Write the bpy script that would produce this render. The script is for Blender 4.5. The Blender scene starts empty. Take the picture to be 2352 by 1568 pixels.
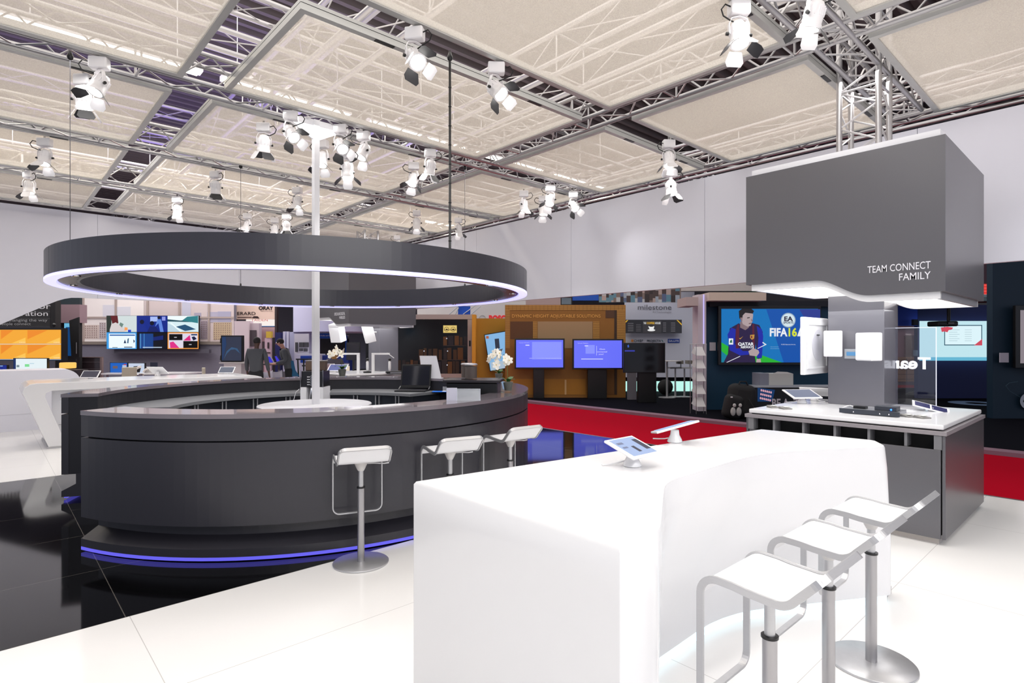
import bpy, bmesh, math, random
from mathutils import Vector, Matrix
random.seed(7)
PI = math.pi
sc = bpy.context.scene
COL = sc.collection

# ---------------------------------------------------------------- camera, world, light, exposure
FPX, CX, HY, EYE = 1321.0, 1176.0, 788.0, 1.6          # focal length in pixels, image centre, horizon row, eye height
FA = math.atan2(1321.0, 1444.0)                         # angle from the building's X axis to the viewing direction
FA = math.pi/2 - FA
FWD = Vector((math.cos(FA), math.sin(FA), 0)); RGT = Vector((math.sin(FA), -math.cos(FA), 0))
cam = bpy.data.cameras.new('camera'); camo = bpy.data.objects.new('camera', cam); COL.objects.link(camo)
camo.location = (0, 0, EYE); camo.rotation_euler = (PI/2, 0, FA - PI/2)
cam.sensor_width = 36; cam.lens = FPX/2352*36; cam.shift_y = (HY-784)/2352; cam.clip_start = 0.05; cam.clip_end = 200
sc.camera = camo
w = bpy.data.worlds.new('world'); sc.world = w; w.use_nodes = True
w.node_tree.nodes['Background'].inputs[0].default_value = (0.72, 0.76, 0.92, 1)
w.node_tree.nodes['Background'].inputs[1].default_value = 0.62
sc.view_settings.view_transform = 'Standard'; sc.view_settings.look = 'None'
sc.view_settings.gamma = 1; sc.view_settings.use_curve_mapping = False; sc.view_settings.exposure = 0.0
SPOT_W, AREA_W = 62, 46

def area(name, loc, sx, sy, energy, col=(1, 1, 1), rot=(0, 0, 0)):
    l = bpy.data.lights.new(name, 'AREA'); l.shape = 'RECTANGLE'; l.size = sx; l.size_y = sy; l.energy = energy; l.color = col
    o = bpy.data.objects.new(name, l); COL.objects.link(o); o.location = loc; o.rotation_euler = rot
    return o
# added overhead fill along the gaps between the ceiling panels, no real fixtures
for i, y in enumerate((-2.0, 1.71, 6.18, 10.8)):
    area('overhead_fill', (3.0, y*1.036, 4.1), 8.5, 0.32, AREA_W, (1.0, 0.97, 0.93))
area('front_fill', (1.0, -2.4, 3.7), 7.0, 0.6, 150, (1.0, 0.98, 0.96), (math.radians(50), 0, math.radians(-20)))  # added fill from behind the viewer for surfaces facing the camera
area('violet_wash', (3.0, 13.0, 4.7), 8.0, 6.0, 200, (0.28, 0.16, 1.0), (PI, 0, 0))
area('upper_hall_light', (3.0, 4.0, 7.2), 14.0, 14.0, 1300, (1.0, 0.95, 0.88))
area('roof_fill', (3.0, 5.0, 4.75), 12.0, 16.0, 380, (1.0, 0.94, 0.86), (PI, 0, 0))  # added upward fill that brightens the roof beams and deck, no real fixture
area('aisle_hall_light', (14.0, 9.0, 6.5), 6.0, 14.0, 420, (1.0, 0.97, 0.95))
area('rear_hall_light', (4.0, 20.0, 6.5), 14.0, 6.0, 1300, (1.0, 0.96, 0.95))

# ---------------------------------------------------------------- helpers
K = 1.036                     # the bar, the ring and the ceiling grid were surveyed at 1:1.036
def zk(z): return EYE+(z-EYE)*K
def PZ(px, py, z):            # a photo pixel whose point lies at height z
    D = FPX*(EYE-z)/(py-HY); return FWD*D + RGT*((px-CX)/FPX*D) + Vector((0, 0, z))
def PD(px, D, z=0.0):         # a photo column at a known depth
    return FWD*D + RGT*((px-CX)/FPX*D) + Vector((0, 0, z))

def lin(c): c /= 255.0; return c/12.92 if c <= 0.04045 else ((c+0.055)/1.055)**2.4
_m = {}
def mat(name, rgb=(200, 200, 200), rough=0.5, metal=0.0, emit=None, es=1.0, alpha=1.0, trans=0.0, noise=0.0, nscale=40, spec=0.5, coat=0.0, bump=0.0, stretch=None):
    if name in _m: return _m[name]
    m = bpy.data.materials.new(name); m.use_nodes = True; nt = m.node_tree; b = nt.nodes['Principled BSDF']
    c = (lin(rgb[0]), lin(rgb[1]), lin(rgb[2]), 1)
    b.inputs['Base Color'].default_value = c; b.inputs['Roughness'].default_value = rough; b.inputs['Metallic'].default_value = metal
    b.inputs['Specular IOR Level'].default_value = spec; b.inputs['Coat Weight'].default_value = coat
    b.inputs['Alpha'].default_value = alpha; b.inputs['Transmission Weight'].default_value = trans
    if emit:
        b.inputs['Emission Color'].default_value = (lin(emit[0]), lin(emit[1]), lin(emit[2]), 1); b.inputs['Emission Strength'].default_value = es
    if noise or bump:
        tc = nt.nodes.new('ShaderNodeTexCoord'); mp = nt.nodes.new('ShaderNodeMapping'); n = nt.nodes.new('ShaderNodeTexNoise')
        n.inputs['Scale'].default_value = nscale; n.inputs['Detail'].default_value = 3
        if stretch: mp.inputs['Scale'].default_value = stretch
        nt.links.new(tc.outputs['Object'], mp.inputs['Vector']); nt.links.new(mp.outputs[0], n.inputs['Vector'])
        if noise:
            mx = nt.nodes.new('ShaderNodeMix'); mx.data_type = 'RGBA'
            mx.inputs['A'].default_value = tuple(v*(1-noise) for v in c[:3])+(1,); mx.inputs['B'].default_value = tuple(min(1, v*(1+noise)) for v in c[:3])+(1,)
            nt.links.new(n.outputs['Fac'], mx.inputs['Factor']); nt.links.new(mx.outputs['Result'], b.inputs['Base Color'])
        if bump:
            bp = nt.nodes.new('ShaderNodeBump'); bp.inputs['Strength'].default_value = bump; bp.inputs['Distance'].default_value = 0.002
            nt.links.new(n.outputs['Fac'], bp.inputs['Height']); nt.links.new(bp.outputs[0], b.inputs['Normal'])
    _m[name] = m; return m
def C(r, g, b, rough=0.6): return mat('paint_%d_%d_%d_%d' % (r, g, b, int(rough*100)), (r, g, b), rough)
def E(r, g, b, s=1.0): return mat('lit_%d_%d_%d_%d' % (r, g, b, int(s*100)), (10, 10, 10), 0.3, emit=(r, g, b), es=s)

WHITE = mat('white_gloss_laminate', (233, 233, 235), 0.22, coat=0.3)
WHITEM = mat('white_matt_paint', (232, 232, 236), 0.55)
ANTH = mat('anthracite_satin_laminate', (44, 43, 50), 0.32, spec=0.6, noise=0.06, nscale=60, bump=0.05)
ANTHTOP = mat('anthracite_countertop', (112, 104, 110), 0.2, spec=1.0, coat=0.6)
GREY = mat('grey_metallic_laminate', (108, 107, 111), 0.30, metal=0.6, noise=0.05, nscale=200)
STEEL = mat('brushed_steel', (196, 196, 198), 0.34, metal=0.7, noise=0.06, nscale=30, stretch=(1, 1, 25))
CHROME = mat('chrome', (215, 215, 218), 0.12, metal=1.0)
ALU = mat('aluminium', (176, 174, 176), 0.33, metal=0.9)
ALUF = mat('aluminium_profile', (186, 186, 184), 0.45, metal=0.6)
BLACK = mat('black_plastic', (14, 14, 16), 0.35)
BLACKG = mat('black_gloss', (8, 8, 10), 0.08, spec=0.8)
RUB = mat('black_rubber', (16, 16, 17), 0.6)
LAMPW = mat('lamp_white_enamel', (236, 234, 236), 0.35)

class MB:
    """collects shapes into one mesh; every shape may carry its own material"""
    def __init__(s): s.v = []; s.f = []; s.mi = []; s.mats = []; s.sm = []
    def m(s, mt):
        if mt not in s.mats: s.mats.append(mt)
        return s.mats.index(mt)
    def add(s, vs, fs, mt, smooth=False):
        o = len(s.v); s.v += [tuple(v) for v in vs]; k = s.m(mt)
        for f in fs: s.f.append(tuple(o+i for i in f)); s.mi.append(k); s.sm.append(smooth)
    def box(s, x0, x1, y0, y1, z0, z1, mt=None, T=None):
        vs = [Vector((x, y, z)) for z in (z0, z1) for y in (y0, y1) for x in (x0, x1)]
        if T: vs = [T @ v for v in vs]
        s.add(vs, [(0, 2, 3, 1), (4, 5, 7, 6), (0, 1, 5, 4), (2, 6, 7, 3), (0, 4, 6, 2), (1, 3, 7, 5)], mt); return s
    def prism(s, pts, axis, a0, a1, mt=None):
        """closed polygon extruded along an axis; pts are the two other coordinates in order"""
        n = len(pts)
        def mk(p, a): return (a, p[0], p[1]) if axis == 'x' else (p[0], a, p[1]) if axis == 'y' else (p[0], p[1], a)
        vs = [mk(p, a0) for p in pts]+[mk(p, a1) for p in pts]
        s.add(vs, [tuple(range(n))[::-1], tuple(range(n, 2*n))]+[(i, (i+1) % n, n+(i+1) % n, n+i) for i in range(n)], mt); return s
    def tube(s, p0, p1, r, mt=None, n=10, r1=None):
        return s.pipe([p0, p1], [r, r if r1 is None else r1], mt, n)
    def pipe(s, pts, r, mt=None, n=10, closed=False):
        pts = [Vector(p) for p in pts]; k = len(pts)
        if not isinstance(r, (list, tuple)): r = [r]*k
        vs = []; up = None
        for i, p in enumerate(pts):
            t = (pts[(i+1) % k]-pts[i-1]) if closed else (pts[min(i+1, k-1)]-pts[max(i-1, 0)])
            t.normalize()
            if up is None: up = Vector((0, 0, 1)) if abs(t.z) < 0.9 else Vector((1, 0, 0))
            a = t.cross(up); a.normalize(); b = a.cross(t); up = b
            for j in range(n):
                q = 2*PI*j/n; vs.append(p+(a*math.cos(q)+b*math.sin(q))*r[i])
        fs = []
        for i in range(k if closed else k-1):
            for j in range(n):
                i2 = (i+1) % k; fs.append((i*n+j, i*n+(j+1) % n, i2*n+(j+1) % n, i2*n+j))
        if not closed: fs += [tuple(range(n)), tuple((k-1)*n+j for j in range(n))[::-1]]
        s.add(vs, fs, mt, True); return s
    def lathe(s, prof, mt=None, n=24, c=(0, 0, 0), T=None, flat=False):
        vs = []; k = len(prof)
        for r, z in prof:
            for j in range(n):
                q = 2*PI*j/n; v = Vector((c[0]+r*math.cos(q), c[1]+r*math.sin(q), c[2]+z)); vs.append(T @ v if T else v)
        fs = [(i*n+j, i*n+(j+1) % n, (i+1)*n+(j+1) % n, (i+1)*n+j) for i in range(k-1) for j in range(n)]
        if prof[0][0] > 1e-5: fs.append(tuple(range(n))[::-1])
        if prof[-1][0] > 1e-5: fs.append(tuple((k-1)*n+j for j in range(n)))
        s.add(vs, fs, mt, not flat); return s
    def ball(s, c, r, mt=None, n=10, sc_=(1, 1, 1)):
        k = max(5, n//2+1); vs = []
        for i in range(k+1):
            a = PI*i/k
            for j in range(n):
                q = 2*PI*j/n; vs.append((c[0]+r*sc_[0]*math.sin(a)*math.cos(q), c[1]+r*sc_[1]*math.sin(a)*math.sin(q), c[2]+r*sc_[2]*math.cos(a)))
        s.add(vs, [(i*n+j, (i+1)*n+j, (i+1)*n+(j+1) % n, i*n+(j+1) % n) for i in range(k) for j in range(n)], mt, True); return s
    def arc(s, prof, a0, a1, c, mt=None, n=96, full=False):
        """closed (r, z) profile swept about a vertical axis at c, angles in degrees"""
        k = len(prof); vs = []
        N = n if full else n+1
        for i in range(N):
            q = math.radians(a0+(a1-a0)*i/n)
            for r, z in prof: vs.append((c[0]+r*math.cos(q), c[1]+r*math.sin(q), z))
        fs = []
        for i in range(n):
            i2 = (i+1) % N
            for j in range(k): fs.append((i*k+j, i2*k+j, i2*k+(j+1) % k, i*k+(j+1) % k))
        if not full: fs += [tuple(range(k)), tuple((N-1)*k+j for j in range(k))[::-1]]
        s.add(vs, fs, mt, False); return s
    def band(s, pts, ws, wid, th, mt=None, closed=False):
        """flat bar swept along pts, ws = direction of the wide side at each point"""
        pts = [Vector(p) for p in pts]; k = len(pts); vs = []
        for i, p in enumerate(pts):
            t = (pts[(i+1) % k]-pts[i-1]) if closed else (pts[min(i+1, k-1)]-pts[max(i-1, 0)]); t.normalize()
            W = Vector(ws[i]); W = (W-t*W.dot(t)); W.normalize(); N = t.cross(W)
            for a, b in ((-1, -1), (1, -1), (1, 1), (-1, 1)): vs.append(p+W*(a*wid/2)+N*(b*th/2))
        fs = [(i*4+j, i*4+(j+1) % 4, ((i+1) % k)*4+(j+1) % 4, ((i+1) % k)*4+j) for i in range(k if closed else k-1) for j in range(4)]
        if not closed: fs += [(0, 1, 2, 3), ((k-1)*4+3, (k-1)*4+2, (k-1)*4+1, (k-1)*4)]
        s.add(vs, fs, mt, False); return s
    def poly(s, pts, mt=None): s.add(pts, [tuple(range(len(pts)))], mt); return s
    def text(s, txt, o, xd, zd, h, mt=None, width=None, align='l', ext=0.002, bold=0.0):
        """lettering: cap height h (m), baseline origin o, reading along xd, up along zd"""
        cu = bpy.data.curves.new('t', 'FONT'); cu.body = txt; cu.size = 1; cu.extrude = 0; cu.offset = bold; cu.resolution_u = 3
        ob = bpy.data.objects.new('t', cu); COL.objects.link(ob)
        dg = bpy.context.evaluated_depsgraph_get(); me = bpy.data.meshes.new_from_object(ob.evaluated_get(dg))
        vs = [v.co.copy() for v in me.vertices]; fs = [tuple(p.vertices) for p in me.polygons]
        bpy.data.objects.remove(ob); bpy.data.curves.remove(cu); bpy.data.meshes.remove(me)
        if not vs: return s
        x0 = min(v.x for v in vs); x1 = max(v.x for v in vs); k = h/0.69; kx = k if width is None else width/(x1-x0)
        W = (x1-x0)*kx; off = 0 if align == 'l' else -W if align == 'r' else -W/2
        xd = Vector(xd).normalized(); zd = Vector(zd).normalized(); nd = xd.cross(zd); o = Vector(o)
        front = [o+xd*((v.x-x0)*kx+off)+zd*(v.y*k)+nd*ext for v in vs]
        s.add(front, fs, mt); return s
    def karc(s, prof, a0, a1, c, mt=None, n=96, full=False):
        return s.arc([(r*K, max(0.0, zk(z))) for r, z in prof], a0, a1, c, mt, n, full)
    def build(s, name, parent=None, loc=None, bevel=0, smooth=False, seg=2):
        me = bpy.data.meshes.new(name); me.from_pydata(s.v, [], s.f)
        for mt in s.mats: me.materials.append(mt)
        me.polygons.foreach_set('material_index', s.mi)
        me.polygons.foreach_set('use_smooth', [bool(x or smooth) for x in s.sm]); me.update()
        bm = bmesh.new(); bm.from_mesh(me); bmesh.ops.recalc_face_normals(bm, faces=bm.faces) if not getattr(s, 'keep', False) else None
        bm.to_mesh(me); bm.free()
        o = bpy.data.objects.new(name, me); COL.objects.link(o)
        if parent: o.parent = parent
        if loc: o.location = loc
        if bevel:
            b = o.modifiers.new('bevel', 'BEVEL'); b.width = bevel; b.segments = seg; b.limit_method = 'ANGLE'; b.angle_limit = math.radians(35)
        if smooth: 
            me.set_sharp_from_angle(angle=math.radians(35))
        elif any(s.sm): me.set_sharp_from_angle(angle=math.radians(50))
        return o

def tag(o, label=None, cat=None, group=None, kind=None):
    if label: o['label'] = label
    if cat: o['category'] = cat
    if group: o['group'] = group
    if kind: o['kind'] = kind
    return o
def thing(name, label, cat, loc=(0, 0, 0), rz=0.0, group=None):
    o = bpy.data.objects.new(name, None); COL.objects.link(o); o.empty_display_size = 0.1
    o.location = loc; o.rotation_euler = (0, 0, rz); return tag(o, label, cat, group)
def copy_tree(o, parent=None):
    c = o.copy(); COL.objects.link(c); c.parent = parent
    if parent is not None: c.matrix_parent_inverse = o.matrix_parent_inverse.copy()
    for ch in list(o.children): copy_tree(ch, c)
    return c
def B(x0, x1, y0, y1, z0, z1, mt, T=None): return MB().box(x0, x1, y0, y1, z0, z1, mt, T)
VROT = FA - PI/2       # things on the stands across the aisle stand square to the viewer's direction

class Fr:
    """a thing across the aisle: depth D, measured by photo columns/rows and turned VROT"""
    def __init__(s, name, label, cat, D, pxc, group=None, kind=None, top=True):
        s.D = D; s.c = pxc; s.t = None
        if top: s.t = thing(name, label, cat, PD(pxc, D, 0), VROT, group)
        if kind: s.t['kind'] = kind
    def x(s, px, dy=0): return (px-CX)/FPX*(s.D+dy)-(s.c-CX)/FPX*s.D
    def z(s, py, dy=0): return EYE-(py-HY)/FPX*(s.D+dy)
    def box(s, m, px0, px1, py0, py1, mt, y0=0.0, y1=0.05, z0=None, z1=None):
        m.box(s.x(px0, y0), s.x(px1, y0), y0, y1, s.z(py1, y0) if z0 is None else z0, s.z(py0, y0) if z1 is None else z1, mt); return m
    def poly(s, m, pts, mt, y=0.0):
        m.add([(s.x(a, y), y, s.z(b, y)) for a, b in pts], [tuple(range(len(pts)))], mt); return m
    def txt(s, m, t, px0, px1, base, hpx, mt, y=0.0, bold=0.0):
        m.text(t, (s.x(px0, y), y, s.z(base, y)), (1, 0, 0), (0, 0, 1), hpx/FPX*s.D, mt, width=(px1-px0)/FPX*s.D if px1 else None, bold=bold, ext=0.004); return m
    def part(s, name, m, **k): return m.build(name, s.t, **k)
# ================================================================ the setting
def grid_floor(name, rgb, joint, rough, px, py, ox, oy, wj=0.004, spec=0.5, coat=0.0):
    m = mat(name, rgb, rough, spec=spec, coat=coat); nt = m.node_tree; b = nt.nodes['Principled BSDF']
    g = nt.nodes.new('ShaderNodeNewGeometry'); sx = nt.nodes.new('ShaderNodeSeparateXYZ'); nt.links.new(g.outputs['Position'], sx.inputs[0])
    outs = []
    for ax, p, o in (('X', px, ox), ('Y', py, oy)):
        a = nt.nodes.new('ShaderNodeMath'); a.operation = 'SUBTRACT'; a.inputs[1].default_value = o-100*p; nt.links.new(sx.outputs[ax], a.inputs[0])
        q = nt.nodes.new('ShaderNodeMath'); q.operation = 'MODULO'; q.inputs[1].default_value = p; nt.links.new(a.outputs[0], q.inputs[0])
        l = nt.nodes.new('ShaderNodeMath'); l.operation = 'LESS_THAN'; l.inputs[1].default_value = wj; nt.links.new(q.outputs[0], l.inputs[0]); outs.append(l)
    mx = nt.nodes.new('ShaderNodeMath'); mx.operation = 'MAXIMUM'; nt.links.new(outs[0].outputs[0], mx.inputs[0]); nt.links.new(outs[1].outputs[0], mx.inputs[1])
    c = nt.nodes.new('ShaderNodeMix'); c.data_type = 'RGBA'; c.inputs['A'].default_value = tuple(lin(v) for v in rgb)+(1,); c.inputs['B'].default_value = tuple(lin(v) for v in joint)+(1,)
    nt.links.new(mx.outputs[0], c.inputs['Factor']); nt.links.new(c.outputs['Result'], b.inputs['Base Color']); return m
FWHITE = grid_floor('white_floor_tiles', (236, 235, 234), (196, 194, 192), 0.12, 1.94, 0.97, 0.62, 0.12)
FBLACK = grid_floor('black_polished_tiles', (10, 10, 12), (92, 88, 84), 0.06, 1.94, 0.97, 0.60, 4.0, 0.005, spec=0.75)
RED = mat('red_carpet', (158, 0, 28), 0.95, noise=0.15, nscale=300, spec=0.05)
BCARP = mat('black_carpet', (12, 12, 20), 0.95, noise=0.3, nscale=200, spec=0.05)
def struct(name, m, **k):
    o = m.build(name, **k); o['kind'] = 'structure'; return o
struct('floor', B(-8, 7.75, -6, 4.0, -0.06, 0, FWHITE))
struct('floor_black_tiles', B(-8, 7.75, 4.0, 8.84, -0.06, 0, FBLACK))
struct('floor_rear', B(-8, 7.75, 8.84, 15.4, -0.06, 0, FWHITE))
struct('floor_edge_trim', B(7.75, 7.79, -6, 15.4, -0.06, 0.002, ALU))
struct('floor_red_aisle', B(7.79, 10.72, -8, 32, -0.06, -0.01, RED))
struct('floor_rear_aisle', B(-14, 7.79, 15.4, 32, -0.06, -0.01, mat('pink_grey_carpet', (120, 96, 106), 0.95, spec=0.05)))
struct('trim_kerb', B(10.72, 11.0, -8, 32, -0.06, 0.05, mat('kerb_mauve', (128, 96, 112), 0.6)))
struct('floor_black_carpet', B(11.0, 30, -10, 32, -0.06, 0.03, BCARP))
# hanging fascia walls around the stand
WALLM = mat('white_banner_fabric', (214, 214, 224), 0.8, noise=0.02, nscale=3, spec=0.2)
m = MB()
ys = [-3.5, -0.9, 1.7, 4.3, 6.9, 9.6, 13.67]
for a, b in zip(ys, ys[1:]): m.box(7.75, 7.82, a+0.003, b-0.003, 2.44, 4.02, WALLM)
m.box(7.765, 7.80, -3.5, 13.67, 2.45, 4.0, C(170, 170, 178))
struct('wall_right', m)
m = MB()
cur = [(-2.9, 0.9), (-0.9, 1.42), (-0.3, 1.66), (0.18, 1.92), (0.55, 2.135), (0.72, 2.235), (0.85, 2.31), (0.96, 2.37), (1.06, 2.41), (1.16, 2.435), (1.27, 2.44)]
cur = [(a*K, zk(b)) for a, b in cur]
m.prism(cur+[(1.6, 2.47), (1.6, 4.10), (-3.0, 4.10)], 'y', 13.68, 13.75, WALLM)
for a, b in ((1.6, 4.2), (4.2, 7.82)): m.box(a+0.004, b, 13.68, 13.75, 2.47, 4.10, WALLM)
struct('wall_back', m)
# hall roof, dark corrugated deck, with its purlins
m = MB(); RD = mat('dark_roof_deck', (96, 88, 90), 0.7)
y = -9.0; pts = []
while y < 34:
    pts += [(y, 7.3), (y+0.10, 7.3), (y+0.14, 7.44), (y+0.26, 7.44)]; y += 0.30
m.v = []; n = len(pts)
m.add([(-14, p[0], p[1]) for p in pts]+[(30, p[0], p[1]) for p in pts], [(i, i+1, n+i+1, n+i) for i in range(n-1)], RD)
struct('ceiling', m)
struct('wall_hall_far', B(29.8, 30, -10, 34, -0.06, 7.3, C(120, 118, 128)))
struct('wall_hall_rear', B(-14, 30, 33.8, 34, -0.06, 7.3, C(96, 92, 104)))

# ---------------------------------------------------------------- ceiling panels
FAB = bpy.data.materials.new('translucent_ceiling_mesh'); FAB.use_nodes = True
nt = FAB.node_tree; nt.nodes.clear()
out = nt.nodes.new('ShaderNodeOutputMaterial'); mix = nt.nodes.new('ShaderNodeMixShader'); tr = nt.nodes.new('ShaderNodeBsdfTransparent')
df = nt.nodes.new('ShaderNodeBsdfDiffuse'); tl = nt.nodes.new('ShaderNodeBsdfTranslucent'); m2 = nt.nodes.new('ShaderNodeMixShader')
df.inputs[0].default_value = (0.86, 0.81, 0.76, 1); tl.inputs[0].default_value = (0.86, 0.80, 0.72, 1)
m2.inputs[0].default_value = 0.4; nt.links.new(df.outputs[0], m2.inputs[1]); nt.links.new(tl.outputs[0], m2.inputs[2])
ns = nt.nodes.new('ShaderNodeTexNoise'); ns.inputs['Scale'].default_value = 130; tc = nt.nodes.new('ShaderNodeTexCoord'); nt.links.new(tc.outputs['Object'], ns.inputs['Vector'])
mr = nt.nodes.new('ShaderNodeMapRange'); mr.inputs['To Min'].default_value = 0.25; mr.inputs['To Max'].default_value = 0.62; nt.links.new(ns.outputs['Fac'], mr.inputs['Value'])
nt.links.new(mr.outputs[0], mix.inputs[0]); nt.links.new(tr.outputs[0], mix.inputs[1]); nt.links.new(m2.outputs[0], mix.inputs[2]); nt.links.new(mix.outputs[0], out.inputs[0])
XB = [(a*K, b*K) for a, b in ((-1.75, 1.34), (1.70, 4.84), (5.24, 7.46))]
YB = [(a*K, b*K) for a, b in ((-0.6, 1.48), (1.94, 3.78), (4.15, 5.98), (6.38, 8.40), (8.70, 10.60), (11.0, 13.0))]
ZP = zk(4.05)
PL = {(0, 2): 'ceiling panel filling the upper left corner of the photo', (0, 3): 'left hand ceiling panel above the pair of tilted spotlights',
      (0, 4): 'small looking left ceiling panel, second from the back wall', (0, 5): 'farthest left ceiling panel meeting the white back wall',
      (1, 0): 'ceiling panel at the top edge, right of the big central panel', (1, 1): 'largest ceiling panel, at the top centre of the photo',
      (1, 2): 'long ceiling panel behind the white pole top, with light strips showing through', (1, 3): 'ceiling panel right above the spotlight cluster beside the pole',
      (1, 4): 'ceiling panel over the rear of the ring, fourth row back', (1, 5): 'low narrow ceiling panel of the middle column along the back wall',
      (2, 0): 'ceiling panel in the upper right corner, right of the truss tower', (2, 1): 'ceiling panel left of the truss tower, with mesh beams showing through',
      (2, 2): 'ceiling panel above the spotlight trio by the white side wall', (2, 3): 'ceiling panel behind the black cable, beside the side wall',
      (2, 4): 'narrow ceiling panel of the wall side column, second from the back', (2, 5): 'last ceiling panel in the far corner of the two white walls'}
for (i, j), lb in PL.items():
    x0, x1 = XB[i]; y0, y1 = YB[j]; cx, cy = (x0+x1)/2, (y0+y1)/2; hx, hy = (x1-x0)/2, (y1-y0)/2
    t = thing('ceiling_panel', 'translucent beige '+lb, 'ceiling panel', (cx, cy, ZP), 0, 'framed mesh ceiling panels')
    m = MB(); w = 0.055; H = 0.085
    for a in (-1, 1):
        ys_ = sorted((a*hy, a*(hy-w))); m.box(-hx, hx, ys_[0], ys_[1], 0, 0.05, ALUF); m.box(-hx, hx, *sorted((a*hy, a*(hy-0.03))), 0.056, H, ALUF)
        xs_ = sorted((a*hx, a*(hx-w))); m.box(xs_[0], xs_[1], -hy+w, hy-w, 0, 0.05, ALUF); m.box(*sorted((a*hx, a*(hx-0.03))), -hy+0.03, hy-0.03, 0.056, H, ALUF)
        m.box(-hx+0.02, hx-0.02, *sorted((a*(hy-0.004), a*(hy-0.03))), 0.045, 0.06, BLACK)
        m.box(*sorted((a*(hx-0.004), a*(hx-0.03))), -hy+0.02, hy-0.02, 0.045, 0.06, BLACK)
    m.build('frame', t)
    B(-hx+w, hx-w, -hy+w, hy-w, 0.012, 0.016, FAB).build('mesh_fabric', t)
    m = MB()
    for sx in (-1, 1): m.box(sx*hx*0.55-0.09, sx*hx*0.55+0.09, -hy+0.01, -hy+0.045, -0.006, 0.001, BLACK)
    m.build('latch', t)

# ---------------------------------------------------------------- trusses
def truss(name, label, a, b, size=0.29, step=0.3, group='box trusses carrying the ceiling', r=0.024):
    a, b = Vector(a), Vector(b); L = (b-a).length; d = (b-a)/L
    s = Vector((-d.y, d.x, 0)) if abs(d.z) < 0.5 else Vector((1, 0, 0)); u = d.cross(s); u.normalize()
    if u.z < 0: u = -u
    t = thing(name, label, 'truss', a, 0, group); h = size/2
    cs = [s*(i*h)+u*(j*h) for i, j in ((-1, -1), (1, -1), (1, 1), (-1, 1))]
    for c in cs: MB().tube(c, c+d*L, r, ALU, 10).build('chord', t)
    m = MB(); n = max(2, round(L/step)); st = L/n
    for k in range(4):
        c0, c1 = cs[k], cs[(k+1) % 4]
        for i in range(n):
            p, q = (c0, c1) if i % 2 == 0 else (c1, c0)
            m.tube(p+d*(st*i), q+d*(st*(i+1)), 0.009, ALU, 5)
        for i in range(0, n+1, 4): m.tube(c0+d*(st*i), c1+d*(st*i), 0.011, ALU, 5)
    m.build('bracing', t); return t
ZT = zk(4.22)
truss('truss', 'aluminium truss running across between the first and second row of panels, near the tower', (-2, 1.71*K, ZT), (7.6, 1.71*K, ZT))
truss('truss', 'long aluminium truss that carries the white pole and its lamps', (-2.5, 6.18*K, ZT), (7.6, 6.18*K, ZT))
truss('truss', 'aluminium truss above the rear of the dark ring', (-2.5, 8.55*K, ZT), (7.6, 8.55*K, ZT))
truss('truss', 'aluminium truss across, one panel row before the back wall', (-2.5, 10.8*K, ZT), (7.6, 10.8*K, ZT))
truss('truss', 'aluminium truss along the top of the white back wall', (-2.5, 13.60, ZT-0.04), (7.6, 13.60, ZT-0.04), 0.2)
truss('truss', 'aluminium truss running from the upper right towards the far corner between panel columns', (5.04*K, -1.5, ZT+0.01), (5.04*K, 13.5, ZT+0.01))
truss('truss', 'aluminium truss along the top of the white side wall', (7.86, -3, ZT-0.02), (7.86, 13.6, ZT-0.02), 0.2)
for x, lb in ((6.216, 'upright truss tower standing on the grey hood at right'),):
    truss('truss_tower', lb, (x, 1.79, 3.31), (x, 1.79, 4.85), 0.33, 0.17, None, 0.027)
truss('truss_tower', 'short truss tower on the far hood behind the white pole', (6.4, 11.85, 3.31), (6.4, 11.85, 4.14), 0.33, 0.17, None, 0.027)
tag(MB().box(-2, 5.1, 3.98, 4.02, 4.20, 4.24, ALU).build('lighting_rail'), 'flat aluminium rail in the dark gap that carries the two front lamps', 'rail')
# hall beams above the stand and the rows of strip lights
def beam(label, a, b): return truss('hall_beam', label, a, b, 0.6, 1.2, 'white roof beams above the ceiling panels', 0.04)
for k, y in enumerate((8.6, 13.6, 18.5)):
    beam('white roof beam seen through the mesh, %s' % ('nearest to the viewer', 'middle one', 'farthest back')[k], (-9, y, 6.1), (26, y, 6.1))
for k, x in enumerate((-1.2, 3.6, 6.4, 12)):
    beam('white crosswise roof beam above the mesh, %s' % ('far left', 'over the ring', 'by the side wall', 'over the red aisle')[k], (x, -4, 5.8), (x, 30, 5.8))
LX = [(-6.0, -3.2), (-2.9, -0.2), (0.1, 2.6), (2.9, 5.2), (5.6, 8.0), (8.3, 10.5), (10.9, 13.0)]
tube_e = E(255, 244, 220, 20.0)
for r, (y, z, lb) in enumerate(((10.35, 6.0, 'nearer row'), (17.4, 6.0, 'farther row'))):
    for k, (a, b) in enumerate(LX):
        t = thing('strip_light', 'glowing hall strip light, %s from the left, %s' % (('first', 'second', 'third', 'fourth', 'fifth', 'sixth', 'seventh')[k], lb), 'strip light', ((a+b)/2, y, z), 0, 'hall strip lights')
        L = (b-a)/2
        B(-L, L, -0.10, 0.10, 0, 0.08, WHITEM).build('housing', t); B(-L+0.05, L-0.05, -0.095, 0.095, -0.02, -0.002, tube_e).build('tube', t)

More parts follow.
